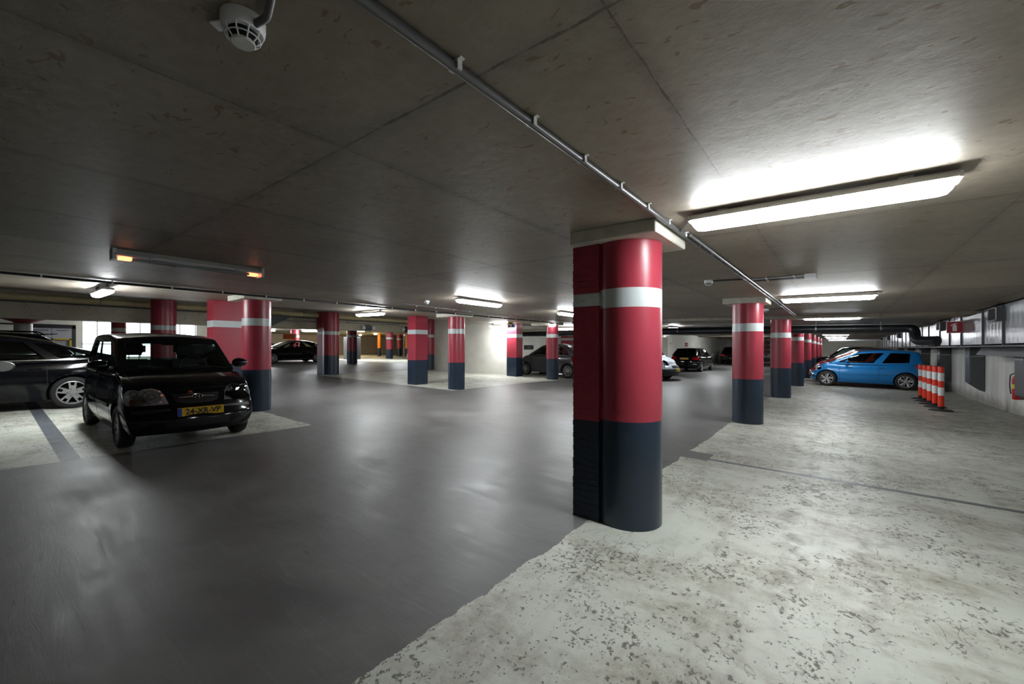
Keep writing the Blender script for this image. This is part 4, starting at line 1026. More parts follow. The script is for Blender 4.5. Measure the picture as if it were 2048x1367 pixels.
# ------------------------------------------------------------------ lamps
def lamp_meshes(length, w=0.155, mat='tube'):
    h = length / 2
    bm = bmesh.new()       # housing: shallow tray on two standoffs
    add_prism(bm, [(-w * 0.30, -0.018), (w * 0.30, -0.018), (w * 0.47, -0.052), (w * 0.5, -0.06), (-w * 0.5, -0.06), (-w * 0.47, -0.052)], 0, -h, h)
    for sx in (-1, 1):
        add_box(bm, (sx * h * 0.7 - 0.03, -w * 0.2, -0.02), (sx * h * 0.7 + 0.03, w * 0.2, 0.002))
        add_box(bm, (min(sx * h, sx * (h + 0.014)), -w * 0.45, -0.062), (max(sx * h, sx * (h + 0.014)), w * 0.45, -0.03))
    hm = bpy.data.meshes.new('housing'); bmesh.ops.recalc_face_normals(bm, faces=bm.faces[:]); bm.to_mesh(hm); bm.free(); hm.materials.append(M['lampbody'])
    bm = bmesh.new()
    prof = [(-w * 0.47, -0.0605), (-w * 0.49, -0.072), (-w * 0.45, -0.098), (-w * 0.32, -0.116), (-w * 0.14, -0.122), (w * 0.14, -0.122), (w * 0.32, -0.116), (w * 0.45, -0.098), (w * 0.49, -0.072), (w * 0.47, -0.0605)]
    rings = []
    for x, sc in ((-h + 0.012, 0.55), (-h + 0.03, 0.9), (-h + 0.06, 1.0), (h - 0.06, 1.0), (h - 0.03, 0.9), (h - 0.012, 0.55)):
        rings.append([bm.verts.new((x, y * (0.9 + 0.1 * sc), -0.0605 + (z + 0.0605) * sc)) for y, z in prof])
    for a, b in zip(rings, rings[1:]):
        for i in range(len(prof) - 1): bm.faces.new((a[i], a[i + 1], b[i + 1], b[i]))
        bm.faces.new((a[0], b[0], b[-1], a[-1]))
    bm.faces.new(rings[0]); bm.faces.new(rings[-1][::-1])
    dm = bpy.data.meshes.new('diffuser'); bmesh.ops.recalc_face_normals(bm, faces=bm.faces[:]); bm.to_mesh(dm); bm.free(); dm.materials.append(M[mat])
    dm.polygons.foreach_set('use_smooth', [True] * len(dm.polygons))
    return hm, dm
LM = lamp_meshes(1.27); LMA = lamp_meshes(1.27, mat='tubea'); LM2 = lamp_meshes(1.27, mat='tube2')
def lamp(x, y, z, rot, label, group, mm=None, tilt=0.0):
    t = thing('fluorescent_lamp', label, 'ceiling lamp', (x, y, z), rot, group)
    if tilt: t.rotation_euler = (Matrix.Rotation(tilt, 3, 'Y') @ Matrix.Rotation(rot, 3, 'Z')).to_euler()
    hm, dm = mm or LM
    link_obj('housing', hm, t); link_obj('diffuser', dm, t)
    return t
TA = math.atan(SL)
g = 'tube lamps over the white bays'
rl = {0: 'big bright tube lamp closest overhead, right of the brick-backed column', 1: 'second bright tube lamp over the white bays, by the second column', 2: 'third bright tube lamp over the white bays, in front of the black pipe',
      3: 'fourth tube lamp over the bays, just past the black pipe', 4: 'fifth tube lamp over the bays in the bright receding row', 5: 'sixth tube lamp over the bays in the bright receding row', 6: 'seventh tube lamp over the bays in the bright receding row', 7: 'last tube lamp over the bays before the end wall'}
for k in range(0, 8):
    x, y = -0.165, 3.05 + 5.75 * k
    lamp(x, y, ceil_z(x), 0, rl[k], g, tilt=TA)
g = 'tube lamps over the aisle'
for y, l in ((6.35, 'bright tube lamp over the dark aisle, in front of the white wall'), (10.1, 'bright tube lamp over the dark aisle, just left of the big column'), (19.3, 'tube lamp glimpsed just right of the big column above the pale van'), (27.5, 'tube lamp over the aisle above the black hatchback seen from behind'), (36.0, 'tube lamp deep in the aisle near the end wall')):
    lamp(-5.85, y, ceil_z(-5.85), PI / 2, l, g, LMA)
g = 'tube lamps over the far bays'
for x, y, l in ((-10.25, 1.28, 'short-looking bright tube lamp hanging left of the cream pipe, above the black saloon'), (-10.6, 6.85, 'bright tube lamp between the tall brick-strip column and the square pillar'), (-11.85, 14.25, 'bright tube lamp close to the white wall beside the exit sign'), (-10.5, 17.6, 'bright tube lamp above the grey small car')):
    t = lamp(x, y, ceil_z(x) - 0.04, 0, l, g, LMA, tilt=TA)
    bm = bmesh.new()
    for dx in (-0.5, 0.5): add_box(bm, (dx - 0.02, -0.02, -0.01), (dx + 0.02, 0.02, 0.06))
    link_mesh('bracket', bm, M['steel'], t)
g = 'tube lamps beyond the beam'
for x, y, l in ((-35.2, 13.6, 'bright lamp beyond the beam over the dark car'), (-33.5, 16.2, 'lower bright lamp beyond the beam, right of the orange sign'), (-31.8, 16.9, 'bright lamp beyond the beam, left of the tall brick-strip column'), (-30.6, 18.6, 'bright lamp beyond the beam, right of the tall brick-strip column'), (-27.3, 20.4, 'bright lamp beyond the beam beside the square pillar'), (-25.0, 5.0, 'added unseen lamp near the bright windows, brightening the beam')):  # last entry is an added lamp, out of sight, that brightens the beam
    lamp(x, y, 2.90, PI / 2, l, g, LM2)
for x, y, l in ((-38.0, 22.5, 'warm lamp over the beige shutter, near its left end'), (-36.2, 24.0, 'warm lamp over the beige shutter beside the orange column'), (-40.5, 25.0, 'warm lamp against the beige far wall')):
    t = thing('round_lamp', l, 'ceiling lamp', (x, y, 2.93), 0, 'warm lamps beyond the beam')
    bm = bmesh.new(); add_lathe(bm, [(0.16, 0.0), (0.16, -0.05)], 20); link_mesh('housing', bm, M['lampbody'], t)
    bm = bmesh.new(); add_lathe(bm, [(0.15, -0.05), (0.14, -0.10), (0.05, -0.13)], 20); link_mesh('diffuser', bm, M['warm'], t)
# failing twin lamp over the aisle, only the tube ends glow orange
t = thing('failing_lamp', 'unlit white lamp over the dark aisle with tube ends glowing orange', 'ceiling lamp', (-5.85, 1.5, ceil_z(-5.85)), PI / 2)
bm = bmesh.new()
add_prism(bm, [(-0.05, 0), (0.05, 0), (0.085, -0.05), (0.085, -0.065), (-0.085, -0.065), (-0.085, -0.05)], 0, -0.69, 0.69)
link_mesh('housing', bm, M['lampbody'], t)
bm = bmesh.new(); add_prism(bm, [(-0.085, -0.0655), (0.085, -0.0655), (0.07, -0.07), (-0.07, -0.07)], 0, -0.66, 0.66); link_mesh('reflector', bm, M['white'], t)
for yy in (-0.03, 0.03):
    bm = bmesh.new(); add_tube(bm, [(-0.58, yy, -0.088), (0.58, yy, -0.088)], 0.0135, 12); tb = link_mesh('tube', bm, M['tubeoff'], t, smooth=True)
    for a, b in ((-0.65, -0.55), (0.55, 0.65)):
        bm = bmesh.new(); add_tube(bm, [(a, yy, -0.088), (b, yy, -0.088)], 0.0145, 12); link_mesh('glowing_end', bm, M['glow'], tb, smooth=True)
bm = bmesh.new()
for sx in (-1, 1): add_box(bm, (sx * 0.69 - 0.015, -0.085, -0.11), (sx * 0.69 + 0.015, 0.085, -0.0))
link_mesh('end_cap', bm, M['white'], t)
for yy in (-0.4, 0.4):
    bm = bmesh.new(); add_box(bm, (yy - 0.012, -0.095, -0.085), (yy + 0.012, -0.08, -0.05)); link_mesh('clip', bm, M['steel'], t)

# ------------------------------------------------------------------ conduits
def clip_mesh(r, drop):
    bm = bmesh.new()
    add_box(bm, (-r * 1.6, -0.012, -0.004), (r * 1.6, 0.012, drop))
    add_tube(bm, [(r * 1.5 * math.cos(a), 0, -drop + r * 0 + r * 1.5 * math.sin(a) - r) for a in [PI * 1.0 + PI * i / 8 for i in range(9)]], 0.004, 5)
    me = bpy.data.meshes.new('clip'); bmesh.ops.recalc_face_normals(bm, faces=bm.faces[:]); bm.to_mesh(me); bm.free(); me.materials.append(M['white']); return me
def conduit(name, label, pts, r, mat, clips=(), along='y', cat='conduit', fn=None, clipmat=None, cr=None):
    bm = bmesh.new(); add_tube(bm, pts, r, 14)
    o = link_mesh(name, bm, mat, smooth=True); tag(o, label, cat)
    me = bpy.data.meshes.new('clip'); b = bmesh.new()
    q = cr or r
    add_box(b, (-q * 1.3, -0.010, -q * 0.5), (-q * 0.95, 0.010, q * 1.2)); add_box(b, (q * 0.95, -0.010, -q * 0.9), (q * 1.35, 0.010, q * 1.2))
    add_box(b, (-q * 1.6, -0.010, q * 0.95), (q * 2.1, 0.010, q * 1.2))
    bmesh.ops.recalc_face_normals(b, faces=b.faces[:]); b.to_mesh(me); b.free(); me.materials.append(clipmat or M['signwhite'])
    for c in clips:
        link_obj('clip', me, o, c, (0, 0, 0 if along == 'y' else PI / 2))
    return o
zc = lambda x: ceil_z(x)
xr = -0.985; r = 0.0165
conduit('ceiling_conduit', 'long grey conduit running overhead past the concrete slab of the big column', [(xr, y, zc(xr) - r * 1.2) for y in (-1.5, 3.15, 8.7, 14.15)], r, M['conduit'],
        [(xr, 0.1 + 0.425 * i, zc(xr) - r * 1.2) for i in range(33)])
conduit('ceiling_conduit', 'thinner bright conduit beside the long grey one, starting past the big column', [(xr + 0.05, 3.5, zc(xr) - 0.03), (xr + 0.055, 8.7, zc(xr) - 0.02), (xr + 0.055, 14.1, zc(xr) - 0.02)], 0.012, M['steel'])
conduit('ceiling_conduit', 'short steel link from the long conduit to the big bright lamp', [(-1.0, 3.42, zc(-1) - 0.02), (-0.86, 3.15, zc(-0.9) - 0.02), (-0.79, 3.05, zc(-0.8) - 0.02)], 0.01, M['conduit'])
conduit('ceiling_conduit', 'dark conduit crossing the ceiling above the round column by the black hatchback', [(-9.08, y, zc(-9.1) - 0.03) for y in (-3.0, 3.0, 9.0, 15.0)], 0.02, M['blackpipe'],
        [(-9.08, -1.0 + 0.75 * i, zc(-9.1) - 0.03) for i in range(21)])
conduit('ceiling_conduit', 'thin conduit with white clips over the aisle toward the exit sign', [(-7.9, 5.96, zc(-7.9) - 0.015), (-8.2, 8.5, zc(-8.2) - 0.015), (-8.3, 14.2, zc(-8.3) - 0.015)], 0.009, M['steel'],
        [(-8.2 - 0.0002 * i, 6.6 + 0.62 * i, zc(-8.2) - 0.015) for i in range(12)], cr=0.016)
for j, (yy, l) in enumerate(((6.33, 'upper of three short conduits crossing to the junction box'), (6.42, 'middle of three short conduits crossing to the junction box'), (6.52, 'lower of three short conduits crossing to the junction box'))):
    conduit('cross_conduit', l, arc_path([(-0.985 if j else -0.985, yy - 0.25, zc(-1) - 0.012), (-0.93, yy, zc(-0.9) - 0.012), (-0.33, yy, zc(-0.3) - 0.012)], 0.05), 0.01, M['conduit'] if j else M['steel'],
            [(-0.75 + 0.3 * i, yy, zc(-0.6) - 0.012) for i in range(2)], along='x', cr=0.014)
t = box('junction_box', (-0.34, 6.26, zc(-0.3) - 0.05), (-0.22, 6.56, zc(-0.3) - 0.002), M['white'], bev=0.006); tag(t, 'small white junction box where the short ceiling conduits end', 'junction box')
# ------------------------------------------------------------------ detectors
def detector(x, y, label, rot=0.0, tail=None, big=False):
    z = ceil_z(x)
    t = thing('smoke_detector', label, 'smoke detector', (x, y, z), rot, 'white smoke detectors')
    S = 56 if big else 28
    bm = bmesh.new(); add_lathe(bm, [(0.056, 0.0), (0.056, -0.022), (0.054, -0.034), (0.050, -0.040)], S); link_mesh('base', bm, M['white'], t, smooth=True)
    bm = bmesh.new(); add_lathe(bm, [(0.038, -0.040), (0.034, -0.062), (0.020, -0.066)], S // 2); link_mesh('dark_chamber', bm, M['dark'], t, smooth=True)
    bm = bmesh.new(); add_lathe(bm, [(0.030, -0.064), (0.031, -0.069), (0.029, -0.072)], S); link_mesh('cap_disc', bm, M['lampbody'], t, smooth=True)
    bm = bmesh.new()
    for i in range(10):
        a = 2 * PI * i / 10
        add_tube(bm, [(0.050 * math.cos(a), 0.050 * math.sin(a), -0.037), (0.046 * math.cos(a), 0.046 * math.sin(a), -0.052), (0.030 * math.cos(a), 0.030 * math.sin(a), -0.068)], 0.0022, 6)
    add_tube(bm, [(0.043 * math.cos(a), 0.043 * math.sin(a), -0.056) for a in [2 * PI * i / 32 for i in range(33)]], 0.0018, 6)
    link_mesh('cage', bm, M['white'], t, smooth=True)
    if big:
        bm = bmesh.new(); add_box(bm, (-0.092, -0.018, -0.014), (-0.045, 0.018, -0.010)); add_lathe(bm, [(0.004, -0.0125), (0.004, -0.007)], 8, origin=(-0.072, 0, 0)); link_mesh('bracket_tab', bm, M['white'], t)
    return t
detector(-1.342, 0.458, 'large white smoke detector closest overhead with a grey conduit leaving it', math.radians(32), big=True)
conduit('detector_conduit', 'bent grey conduit leading from the closest smoke detector to the long conduit', arc_path([(-1.30, 0.47, zc(-1.3) - 0.028), (-1.25, 0.485, zc(-1.2) - 0.022), (-1.0, 0.42, zc(-1.0) - 0.03)], 0.02), 0.0105, M['conduit'])
detector(-1.42, 6.2, 'white smoke detector between the big column and the second column')
detector(-1.36, 11.5, 'white smoke detector between the second and third columns')
detector(-7.05, 5.95, 'white smoke detector over the aisle near the white wall lamp')
conduit('detector_conduit', 'thin dark conduit between the second smoke detector and the long conduit', [(-1.37, 6.2, zc(-1.4) - 0.012), (-1.0, 6.28, zc(-1.0) - 0.012)], 0.009, M['blackpipe'])
conduit('detector_conduit', 'thin conduit between the third smoke detector and the long conduit', [(-1.31, 11.5, zc(-1.4) - 0.012), (-1.0, 11.5, zc(-1.0) - 0.012)], 0.009, M['conduit'])
# ------------------------------------------------------------------ big pipes
def pipe(label, pts, r, mat, bands=(), cat='pipe', hang=()):
    bm = bmesh.new(); add_tube(bm, pts, r, 24); o = link_mesh('pipe', bm, mat, smooth=True); tag(o, label, cat)
    for p, ax in bands:
        bm = bmesh.new(); p = Vector(p); d = Vector(ax) * 0.02
        add_tube(bm, [p - d, p + d], r * 1.05, 24); add_box(bm, (p.x - 0.01, p.y - 0.01, p.z + r * 0.9), (p.x + 0.01, p.y + 0.01, p.z + r + 0.06))
        link_mesh('hanger', bm, M['steel'], o)
    return o
yp = 17.0; zp = 2.04
pipe('big black pipe crossing the aisle and bays, elbowing down at the sheet metal duct', arc_path([(-14.3, yp, zp + 0.14), (1.75, yp, zp - 0.02), (1.75, yp - 0.15, zp - 0.42), (2.15, yp - 0.6, zp - 0.42)], 0.2, 8), 0.135, M['blackpipe'],
     [((x, yp, zp + 0.05 - 0.01 * (x + 4) * 1.0), (1, 0, 0)) for x in (-7.2, -5.0, -2.9, -0.6, 1.0)])
pipe('slimmer dark pipe alongside the big black pipe', [(-14.3, yp + 0.5, 2.30), (-1.8, yp + 0.5, 2.18)], 0.05, M['blackpipe'])
pipe('thin steel pipe above the black pipe', [(-8.8, yp - 0.3, 2.32), (1.9, yp - 0.3, 2.12)], 0.022, M['steel'])
xb = -18.0
pipe('thick cream pipe running along the top of the concrete beam', [(xb, -8.5, 2.86), (xb, 14.5, 2.86)], 0.095, M['yellowpipe'], [((xb, y, 2.86), (0, 1, 0)) for y in (0.2, 2.2, 5.6, 8.4, 12)])
pipe('thin brown cable pipe beneath the cream pipe on the beam', [(xb - 0.1, -8.5, 2.735), (xb - 0.1, 14.5, 2.735)], 0.022, M['ductgrey'])
pipe('thin grey pipe hung in front of the beam beside the brick-strip column', [(-17.6, 10.2, 2.62), (-17.75, 13.2, 2.62)], 0.03, M['steel'])
pipe('bright sprinkler pipe on the beam right of the brick-strip column', [(-17.95, 6.3, 2.58), (-17.95, 9.0, 2.58)], 0.028, M['steel'])
pipe('white pipe far down the bays dropping beside the duct', arc_path([(-0.6, 38, 2.0), (2.2, 38, 2.0), (2.6, 38, 1.78)], 0.1), 0.045, M['white'])
# beam under the far concrete edge behind the capital slab
t = box('cream_casing', (-14.3, 16.2, 2.22), (-10.6, 16.36, 2.36), M['capital']); tag(t, 'pale boxed casing under the ceiling behind the grey car column', 'casing')
# trapezoid duct piece slung under the beam
bm = bmesh.new(); add_prism(bm, [(5.85, 2.24), (6.9, 2.24), (7.75, 2.70), (7.0, 2.70)], 0, -18.24, -17.6)
t = link_mesh('cable_duct', bm, M['ductgrey']); tag(t, 'dark slanting metal duct piece hung against the beam', 'duct')
# twin spot units on the beam
for y, l in ((11.65, 'twin white emergency spotlights on a grey box under the beam, near the brick-strip column'), (14.0, 'twin white emergency spotlights on a black box, beside the square pillar')):
    t = thing('emergency_light', l, 'emergency light', (-18.22, y, 2.42), 0, 'twin emergency lights')
    box('battery_box', (0, -0.14, -0.13), (0.09, 0.14, 0.15), M['black'] if y > 13 else M['ductgrey'], t)
    for s_ in (-1, 1):
        bm = bmesh.new(); add_box(bm, (0, s_ * 0.27 - 0.085, -0.07), (0.12, s_ * 0.27 + 0.085, 0.08)); bmesh.ops.bevel(bm, geom=bm.edges[:], offset=0.015, segments=2, affect='EDGES'); link_mesh('spot_head', bm, M['white'], t)
# ------------------------------------------------------------------ ventilation duct on the right
XD0, XD1, ZD0 = 2.50, 3.24, 1.50
ztop = lambda x: ceil_z(x) - 0.01
t = thing('ventilation_duct', 'long sheet metal ventilation duct running along the top of the right-hand wall', 'duct', (XD0, 0, ZD0))
def duct_part(name, bm, mat, parent=None, smooth=False): return link_mesh(name, bm, mat, parent or t, smooth)
yseg = [3.2, 7.2]
while yseg[-1] < 46: yseg.append(yseg[-1] + (1.45 if len(yseg) % 3 else 2.05))
H = ztop(XD1) - ZD0
for a, b in zip(yseg, yseg[1:]):
    bm = bmesh.new(); n = max(2, int((b - a) / 0.24)); pts = []
    for i in range(n + 1):
        y = a + (b - a) * i / n
        pts.append((y, 0.0)); 
        if i < n: pts.append((y + (b - a) / n * 0.5, -0.004))
    # front skin with shallow cross-breaks, closed back
    v0 = [bm.verts.new((p[1], p[0], 0)) for p in pts]; v1 = [bm.verts.new((p[1], p[0], H)) for p in pts]
    w0 = [bm.verts.new((XD1 - XD0, p[0], 0)) for p in (pts[0], pts[-1])]; w1 = [bm.verts.new((XD1 - XD0, p[0], H)) for p in (pts[0], pts[-1])]
    for i in range(len(pts) - 1): bm.faces.new((v0[i], v0[i + 1], v1[i + 1], v1[i]))
    bm.faces.new(v0 + [w0[1], w0[0]]); bm.faces.new(v1 + [w1[1], w1[0]])
    bm.faces.new((v0[0], w0[0], w1[0], v1[0])); bm.faces.new((v0[-1], w0[1], w1[1], v1[-1])); bm.faces.new((w0[0], w0[1], w1[1], w1[0]))
    duct_part('duct_section', bm, M['alu'])
for a in yseg[1:-1]:
    bm = bmesh.new(); add_box(bm, (-0.03, a - 0.02, -0.03), (XD1 - XD0, a + 0.02, H)); duct_part('flange', bm, M['ductgrey'])
y = 12.1
while y < 44:
    bm = bmesh.new(); add_box(bm, (-0.11, y, 0.45), (0.0, y + 0.55, 0.71)); gb = duct_part('air_outlet', bm, M['ductgrey'])
    bm = bmesh.new(); add_box(bm, (-0.114, y + 0.02, 0.47), (-0.109, y + 0.53, 0.69)); duct_part('grille', bm, M['dark'], gb)
    bm = bmesh.new()
    for z0 in (0.448, 0.692): add_box(bm, (-0.122, y - 0.005, z0), (-0.108, y + 0.555, z0 + 0.02))
    for y0 in (y - 0.005, y + 0.535): add_box(bm, (-0.122, y0, 0.448), (-0.108, y0 + 0.02, 0.712))
    duct_part('grille_frame', bm, M['alu'], gb)
    y += 5.7
bm = bmesh.new(); add_box(bm, (-0.02, 6.0, -0.06), (XD1 - XD0, 46, -0.03)); duct_part('support_rail', bm, M['ductgrey'])
# flattened horizontal branch under the duct and the drops to the floor
bm = bmesh.new(); add_prism(bm, [(9.0, 1.46), (15.2, 1.46), (15.9, 1.24), (9.6, 1.24), (9.15, 1.28)], 0, 2.78, 3.22)
o = link_mesh('branch_duct', bm, M['ductgrey']); tag(o, 'flat grey branch duct slung beneath the sheet metal duct, with rounded end', 'duct')
labs = ['wide grey drop duct beside the red fire extinguisher', 'dark grey drop duct with slanted lower end on the rough white wall', 'grey drop duct just past the red and white bollards', 'grey drop duct behind the tail of the blue hatchback', 'far grey drop duct beyond the blue hatchback roof', 'farthest grey drop duct near the end wall']
for y, l, x0 in zip((13.2, 17.8, 22.3, 26.8, 31.6, 36.4), labs, (2.92, 2.95, 2.95, 2.95, 2.95, 2.95)):
    t2 = thing('drop_duct', l, 'duct', (x0, y, 0.0), 0, 'drop ducts on the rough wall')
    bm = bmesh.new(); add_prism(bm, [(0.0, 0.42), (3.235 - x0, 0.18), (3.235 - x0, 1.46), (0.0, 1.46)], 1, -0.29, 0.29); link_mesh('duct_body', bm, M['ductgrey'], t2)
    bm = bmesh.new(); add_box(bm, (-0.02, -0.31, 1.16), (3.235 - x0, 0.31, 1.20)); link_mesh('flange', bm, M['steel'], t2)
# ------------------------------------------------------------------ signs
def ext_icon(u, v, s):
    """outline of an extinguisher, local 2D"""
    pts = [(-0.16, -0.42), (0.16, -0.42), (0.17, 0.12), (0.10, 0.24), (0.05, 0.27), (0.05, 0.33), (0.22, 0.36), (0.22, 0.42), (-0.05, 0.40), (-0.22, 0.30), (-0.33, 0.16), (-0.28, 0.12), (-0.17, 0.24), (-0.06, 0.31), (-0.10, 0.24), (-0.17, 0.12)]
    return [(u + a * s, v + b * s) for a, b in pts]
t = thing('fire_extinguisher_sign', 'red square sign with white extinguisher pictogram hung by the black pipe elbow', 'sign', (2.36, 15.6, 1.96))
box('sign_board', (-0.15, -0.006, -0.155), (0.15, 0.006, 0.155), M['signwhite'], t)
box('red_face', (-0.137, -0.0085, -0.142), (0.137, -0.006, 0.142), M['signred'], t)
bm = bmesh.new(); add_prism(bm, ext_icon(0, 0, 0.24), 1, -0.0105, -0.0085); link_mesh('pictogram', bm, M['signwhite'], t)
box('hanging_bracket', (-0.01, -0.004, 0.155), (0.01, 0.004, 0.33), M['steel'], t)
for y, z, l in ((14.35, 1.32, 'small red sign on the rough wall above the fire extinguisher'), (18.15, 1.22, 'small red sign half hidden under the branch duct'), (22.9, 1.20, 'small red sign on the rough wall past the bollards'), (28.0, 1.12, 'small dark red sign on the wall behind the blue hatchback tail')):
    t2 = thing('wall_sign', l, 'sign', (3.245, y, z), 0, 'small red wall signs')
    box('board', (-0.008, -0.17, -0.12), (0, 0.17, 0.12), M['signred'], t2)
    bm = bmesh.new(); add_prism(bm, [(-b, a) for a, b in []] or [(-0.08, -0.03), (0.08, -0.03), (0.08, 0.02), (-0.08, 0.03)], 0, -0.0095, -0.008); link_mesh('pictogram', bm, simple('faded_pictogram', (0.45, 0.12, 0.14), 0.5), t2)
# exit sign cluster at the pillar corner
t = thing('exit_sign', 'hanging sign with blue and white panel at the pillar corner by the white wall', 'sign', (-10.75, 13.6, 2.37))
box('panel', (-0.22, -0.01, -0.09), (0.22, 0.01, 0.10), M['reflwhite'], t); box('blue_field', (0.02, -0.014, -0.07), (0.15, -0.01, 0.05), M['bluesign'], t)
bm = bmesh.new(); add_prism(bm, [(-0.18, -0.02), (-0.10, 0.05), (-0.10, 0.0), (-0.02, 0.0), (-0.02, -0.04), (-0.10, -0.04), (-0.10, -0.08)], 1, -0.013, -0.0105); link_mesh('arrow', bm, M['black'], t)
t = thing('hazard_sign', 'small black and yellow board above the hanging blue and white sign', 'sign', (-10.75, 13.55, 2.465))
box('board', (-0.13, -0.01, -0.045), (0.13, 0.01, 0.045), M['yellow'], t); box('dark_band', (-0.10, -0.013, -0.03), (0.10, -0.01, 0.012), M['black'], t)
t = thing('emergency_lamp', 'small bright box lamp in front of the round column by the grey car', 'lamp', (-9.35, 14.55, 2.42))
box('housing', (-0.09, -0.04, 0.0), (0.09, 0.04, 0.08), M['black'], t); box('lit_face', (-0.13, -0.05, -0.10), (0.13, 0.05, 0.0), M['tubedim'], t)
t = thing('bay_number_plate', 'black oblong plate on the white wall above the grey small car', 'sign', (-14.5, 20.0, 1.48))
box('board', (0, -0.48, -0.13), (0.02, 0.48, 0.13), M['black'], t); box('pale_marking', (0.02, -0.16, -0.04), (0.022, 0.16, 0.04), M['ductgrey'], t)
t = thing('far_wall_sign', 'little dark sign high on the beige far wall', 'sign', (XW + 0.005, 28.9, 2.45)); box('board', (0, -0.22, -0.09), (0.02, 0.22, 0.09), M['yellowpipe'], t); box('dark_panel', (0.02, -0.2, -0.07), (0.023, 0.2, 0.07), M['ductgrey'], t)
# far hall: orange sign boards, no entry sign, railing, shutter, ticket machine, cabinet
t = thing('orange_sign', 'orange hanging sign board above the black saloon beyond the beam', 'sign', (-31.0, 13.5, 2.25))
box('board', (0, -0.42, -0.16), (0.04, 0.42, 0.20), M['orangebox'], t); box('lower_board', (0.0, -0.1, -0.5), (0.04, 0.42, -0.2), M['orangebox'], t)
bm = bmesh.new()
for yy in (-0.17, 0.46): add_box(bm, (-0.02, yy, -1.2), (0.02, yy + 0.05, 0.22))
add_box(bm, (-0.02, -0.4, 0.2), (0.02, 0.5, 0.24)); link_mesh('frame', bm, M['yellowpipe'], t)
t = thing('roller_shutter', 'wide beige shutter on the far wall beyond the beam', 'shutter', (XW + 0.01, 29.0, floor_z(XW)))
bm = bmesh.new()
for i in range(14): add_prism(bm, [(0, 0.02 + i * 0.135), (0.035, 0.03 + i * 0.135), (0.035, 0.135 + i * 0.135), (0, 0.15 + i * 0.135)], 1, -2.7, 1.9)
link_mesh('slats', bm, M['beigewall'], t)
t = thing('no_entry_sign', 'round red and white sign on a post beyond the beam, by the narrow dark column', 'sign', (-30.2, 22.9, floor_z(-30.2)))
bm = bmesh.new(); add_tube(bm, [(0, 0, 0), (0, 0, 2.3)], 0.025, 8); link_mesh('post', bm, M['steel'], t)
bm = bmesh.new(); add_lathe(bm, [(0.19, 0.03), (0.19, 0.05)], 24, origin=(0, 0, 2.1), axis='x'); ds = link_mesh('disc', bm, M['signred'], t)
bm = bmesh.new(); add_lathe(bm, [(0.12, 0.051), (0.12, 0.056)], 24, origin=(0, 0, 2.1), axis='x'); link_mesh('white_centre', bm, M['signwhite'], ds)
t = thing('stair_railing', 'thin dark railing rising beside the orange column', 'railing', (-33.6, 27.6, floor_z(-33.6)))
bm = bmesh.new(); add_tube(bm, [(0, 0, 0.95), (0.1, 0.7, 1.1), (0.2, 2.4, 1.1)], 0.025, 8); link_mesh('handrail', bm, M['black'], t)
for i in range(4):
    bm = bmesh.new(); add_tube(bm, [(0.05 * i, 0.6 * i, 0), (0.05 * i, 0.6 * i, 1.08)], 0.018, 6); link_mesh('baluster', bm, M['black'], t)
t = thing('barrier_cabinet', 'dark grey cabinet standing right of the tall brick-strip column', 'cabinet', (-31.5, 18.7, floor_z(-31.5)))
bm = bmesh.new(); add_box(bm, (-0.3, -0.6, 0), (0.3, 0.6, 1.85)); bmesh.ops.bevel(bm, geom=bm.edges[:], offset=0.02, segments=1, affect='EDGES'); link_mesh('case', bm, M['ductgrey'], t)
box('door_panel', (0.3, -0.55, 0.1), (0.31, 0.55, 1.78), M['trim'], t); box('white_notice', (0.31, -0.5, 0.9), (0.315, -0.36, 1.2), M['signwhite'], t)
t = thing('ticket_machine', 'yellow framed machine standing in front of the bright windows', 'machine', (-26.2, 2.0, floor_z(-26.2)))
bm = bmesh.new(); add_box(bm, (-0.2, -0.28, 0), (0.2, 0.28, 1.35)); link_mesh('case', bm, M['door'], t)
bm = bmesh.new()
for a in ((0.2, -0.3, 0.9, 0.24, -0.24, 1.4), (0.2, 0.24, 0.9, 0.24, 0.3, 1.4), (0.2, -0.3, 1.34, 0.24, 0.3, 1.4), (0.2, -0.3, 0.86, 0.24, 0.3, 0.92)): add_box(bm, a[:3], a[3:])
link_mesh('yellow_frame', bm, M['yellow'], t)
t = thing('safety_figure', 'little red and white marker stand between the red and orange columns', 'marker', (-34.2, 26.6, floor_z(-34.2)))
bm = bmesh.new(); add_lathe(bm, [(0.24, 0), (0.22, 0.3), (0.16, 0.32), (0.14, 0.6)], 16); link_mesh('white_base', bm, M['signwhite'], t)
bm = bmesh.new(); add_lathe(bm, [(0.15, 0.6), (0.12, 0.8), (0.05, 0.9)], 16); link_mesh('red_top', bm, M['signred'], t)
# ------------------------------------------------------------------ wall things at the far end of the aisle
t = thing('mesh_gate', 'pale gate with red upright bar on the end wall, between the second and third columns', 'gate', (-6.3, YE - 0.02, floor_z(-6.3)))
bm = bmesh.new(); add_box(bm, (-2.0, -0.05, 0.75), (2.0, 0.0, 2.2)); link_mesh('panel', bm, M['beigewall'], t)
bm = bmesh.new(); add_box(bm, (-2.0, -0.06, 0.0), (2.0, 0.0, 0.42)); link_mesh('navy_skirting', bm, M['navy'], t)
bm = bmesh.new()
for i in range(6):
    for k in range(3): add_box(bm, (-1.85 + i * 0.62, -0.07, 0.85 + k * 0.45), (-1.45 + i * 0.62, -0.05, 1.15 + k * 0.45))
link_mesh('dark_opening', bm, M['ductgrey'], t)
for xx in (-0.75, 0.5):
    bm = bmesh.new(); add_box(bm, (xx, -0.1, 0.6), (xx + 0.12, -0.05, 2.2)); link_mesh('red_bar', bm, M['signred'], t)
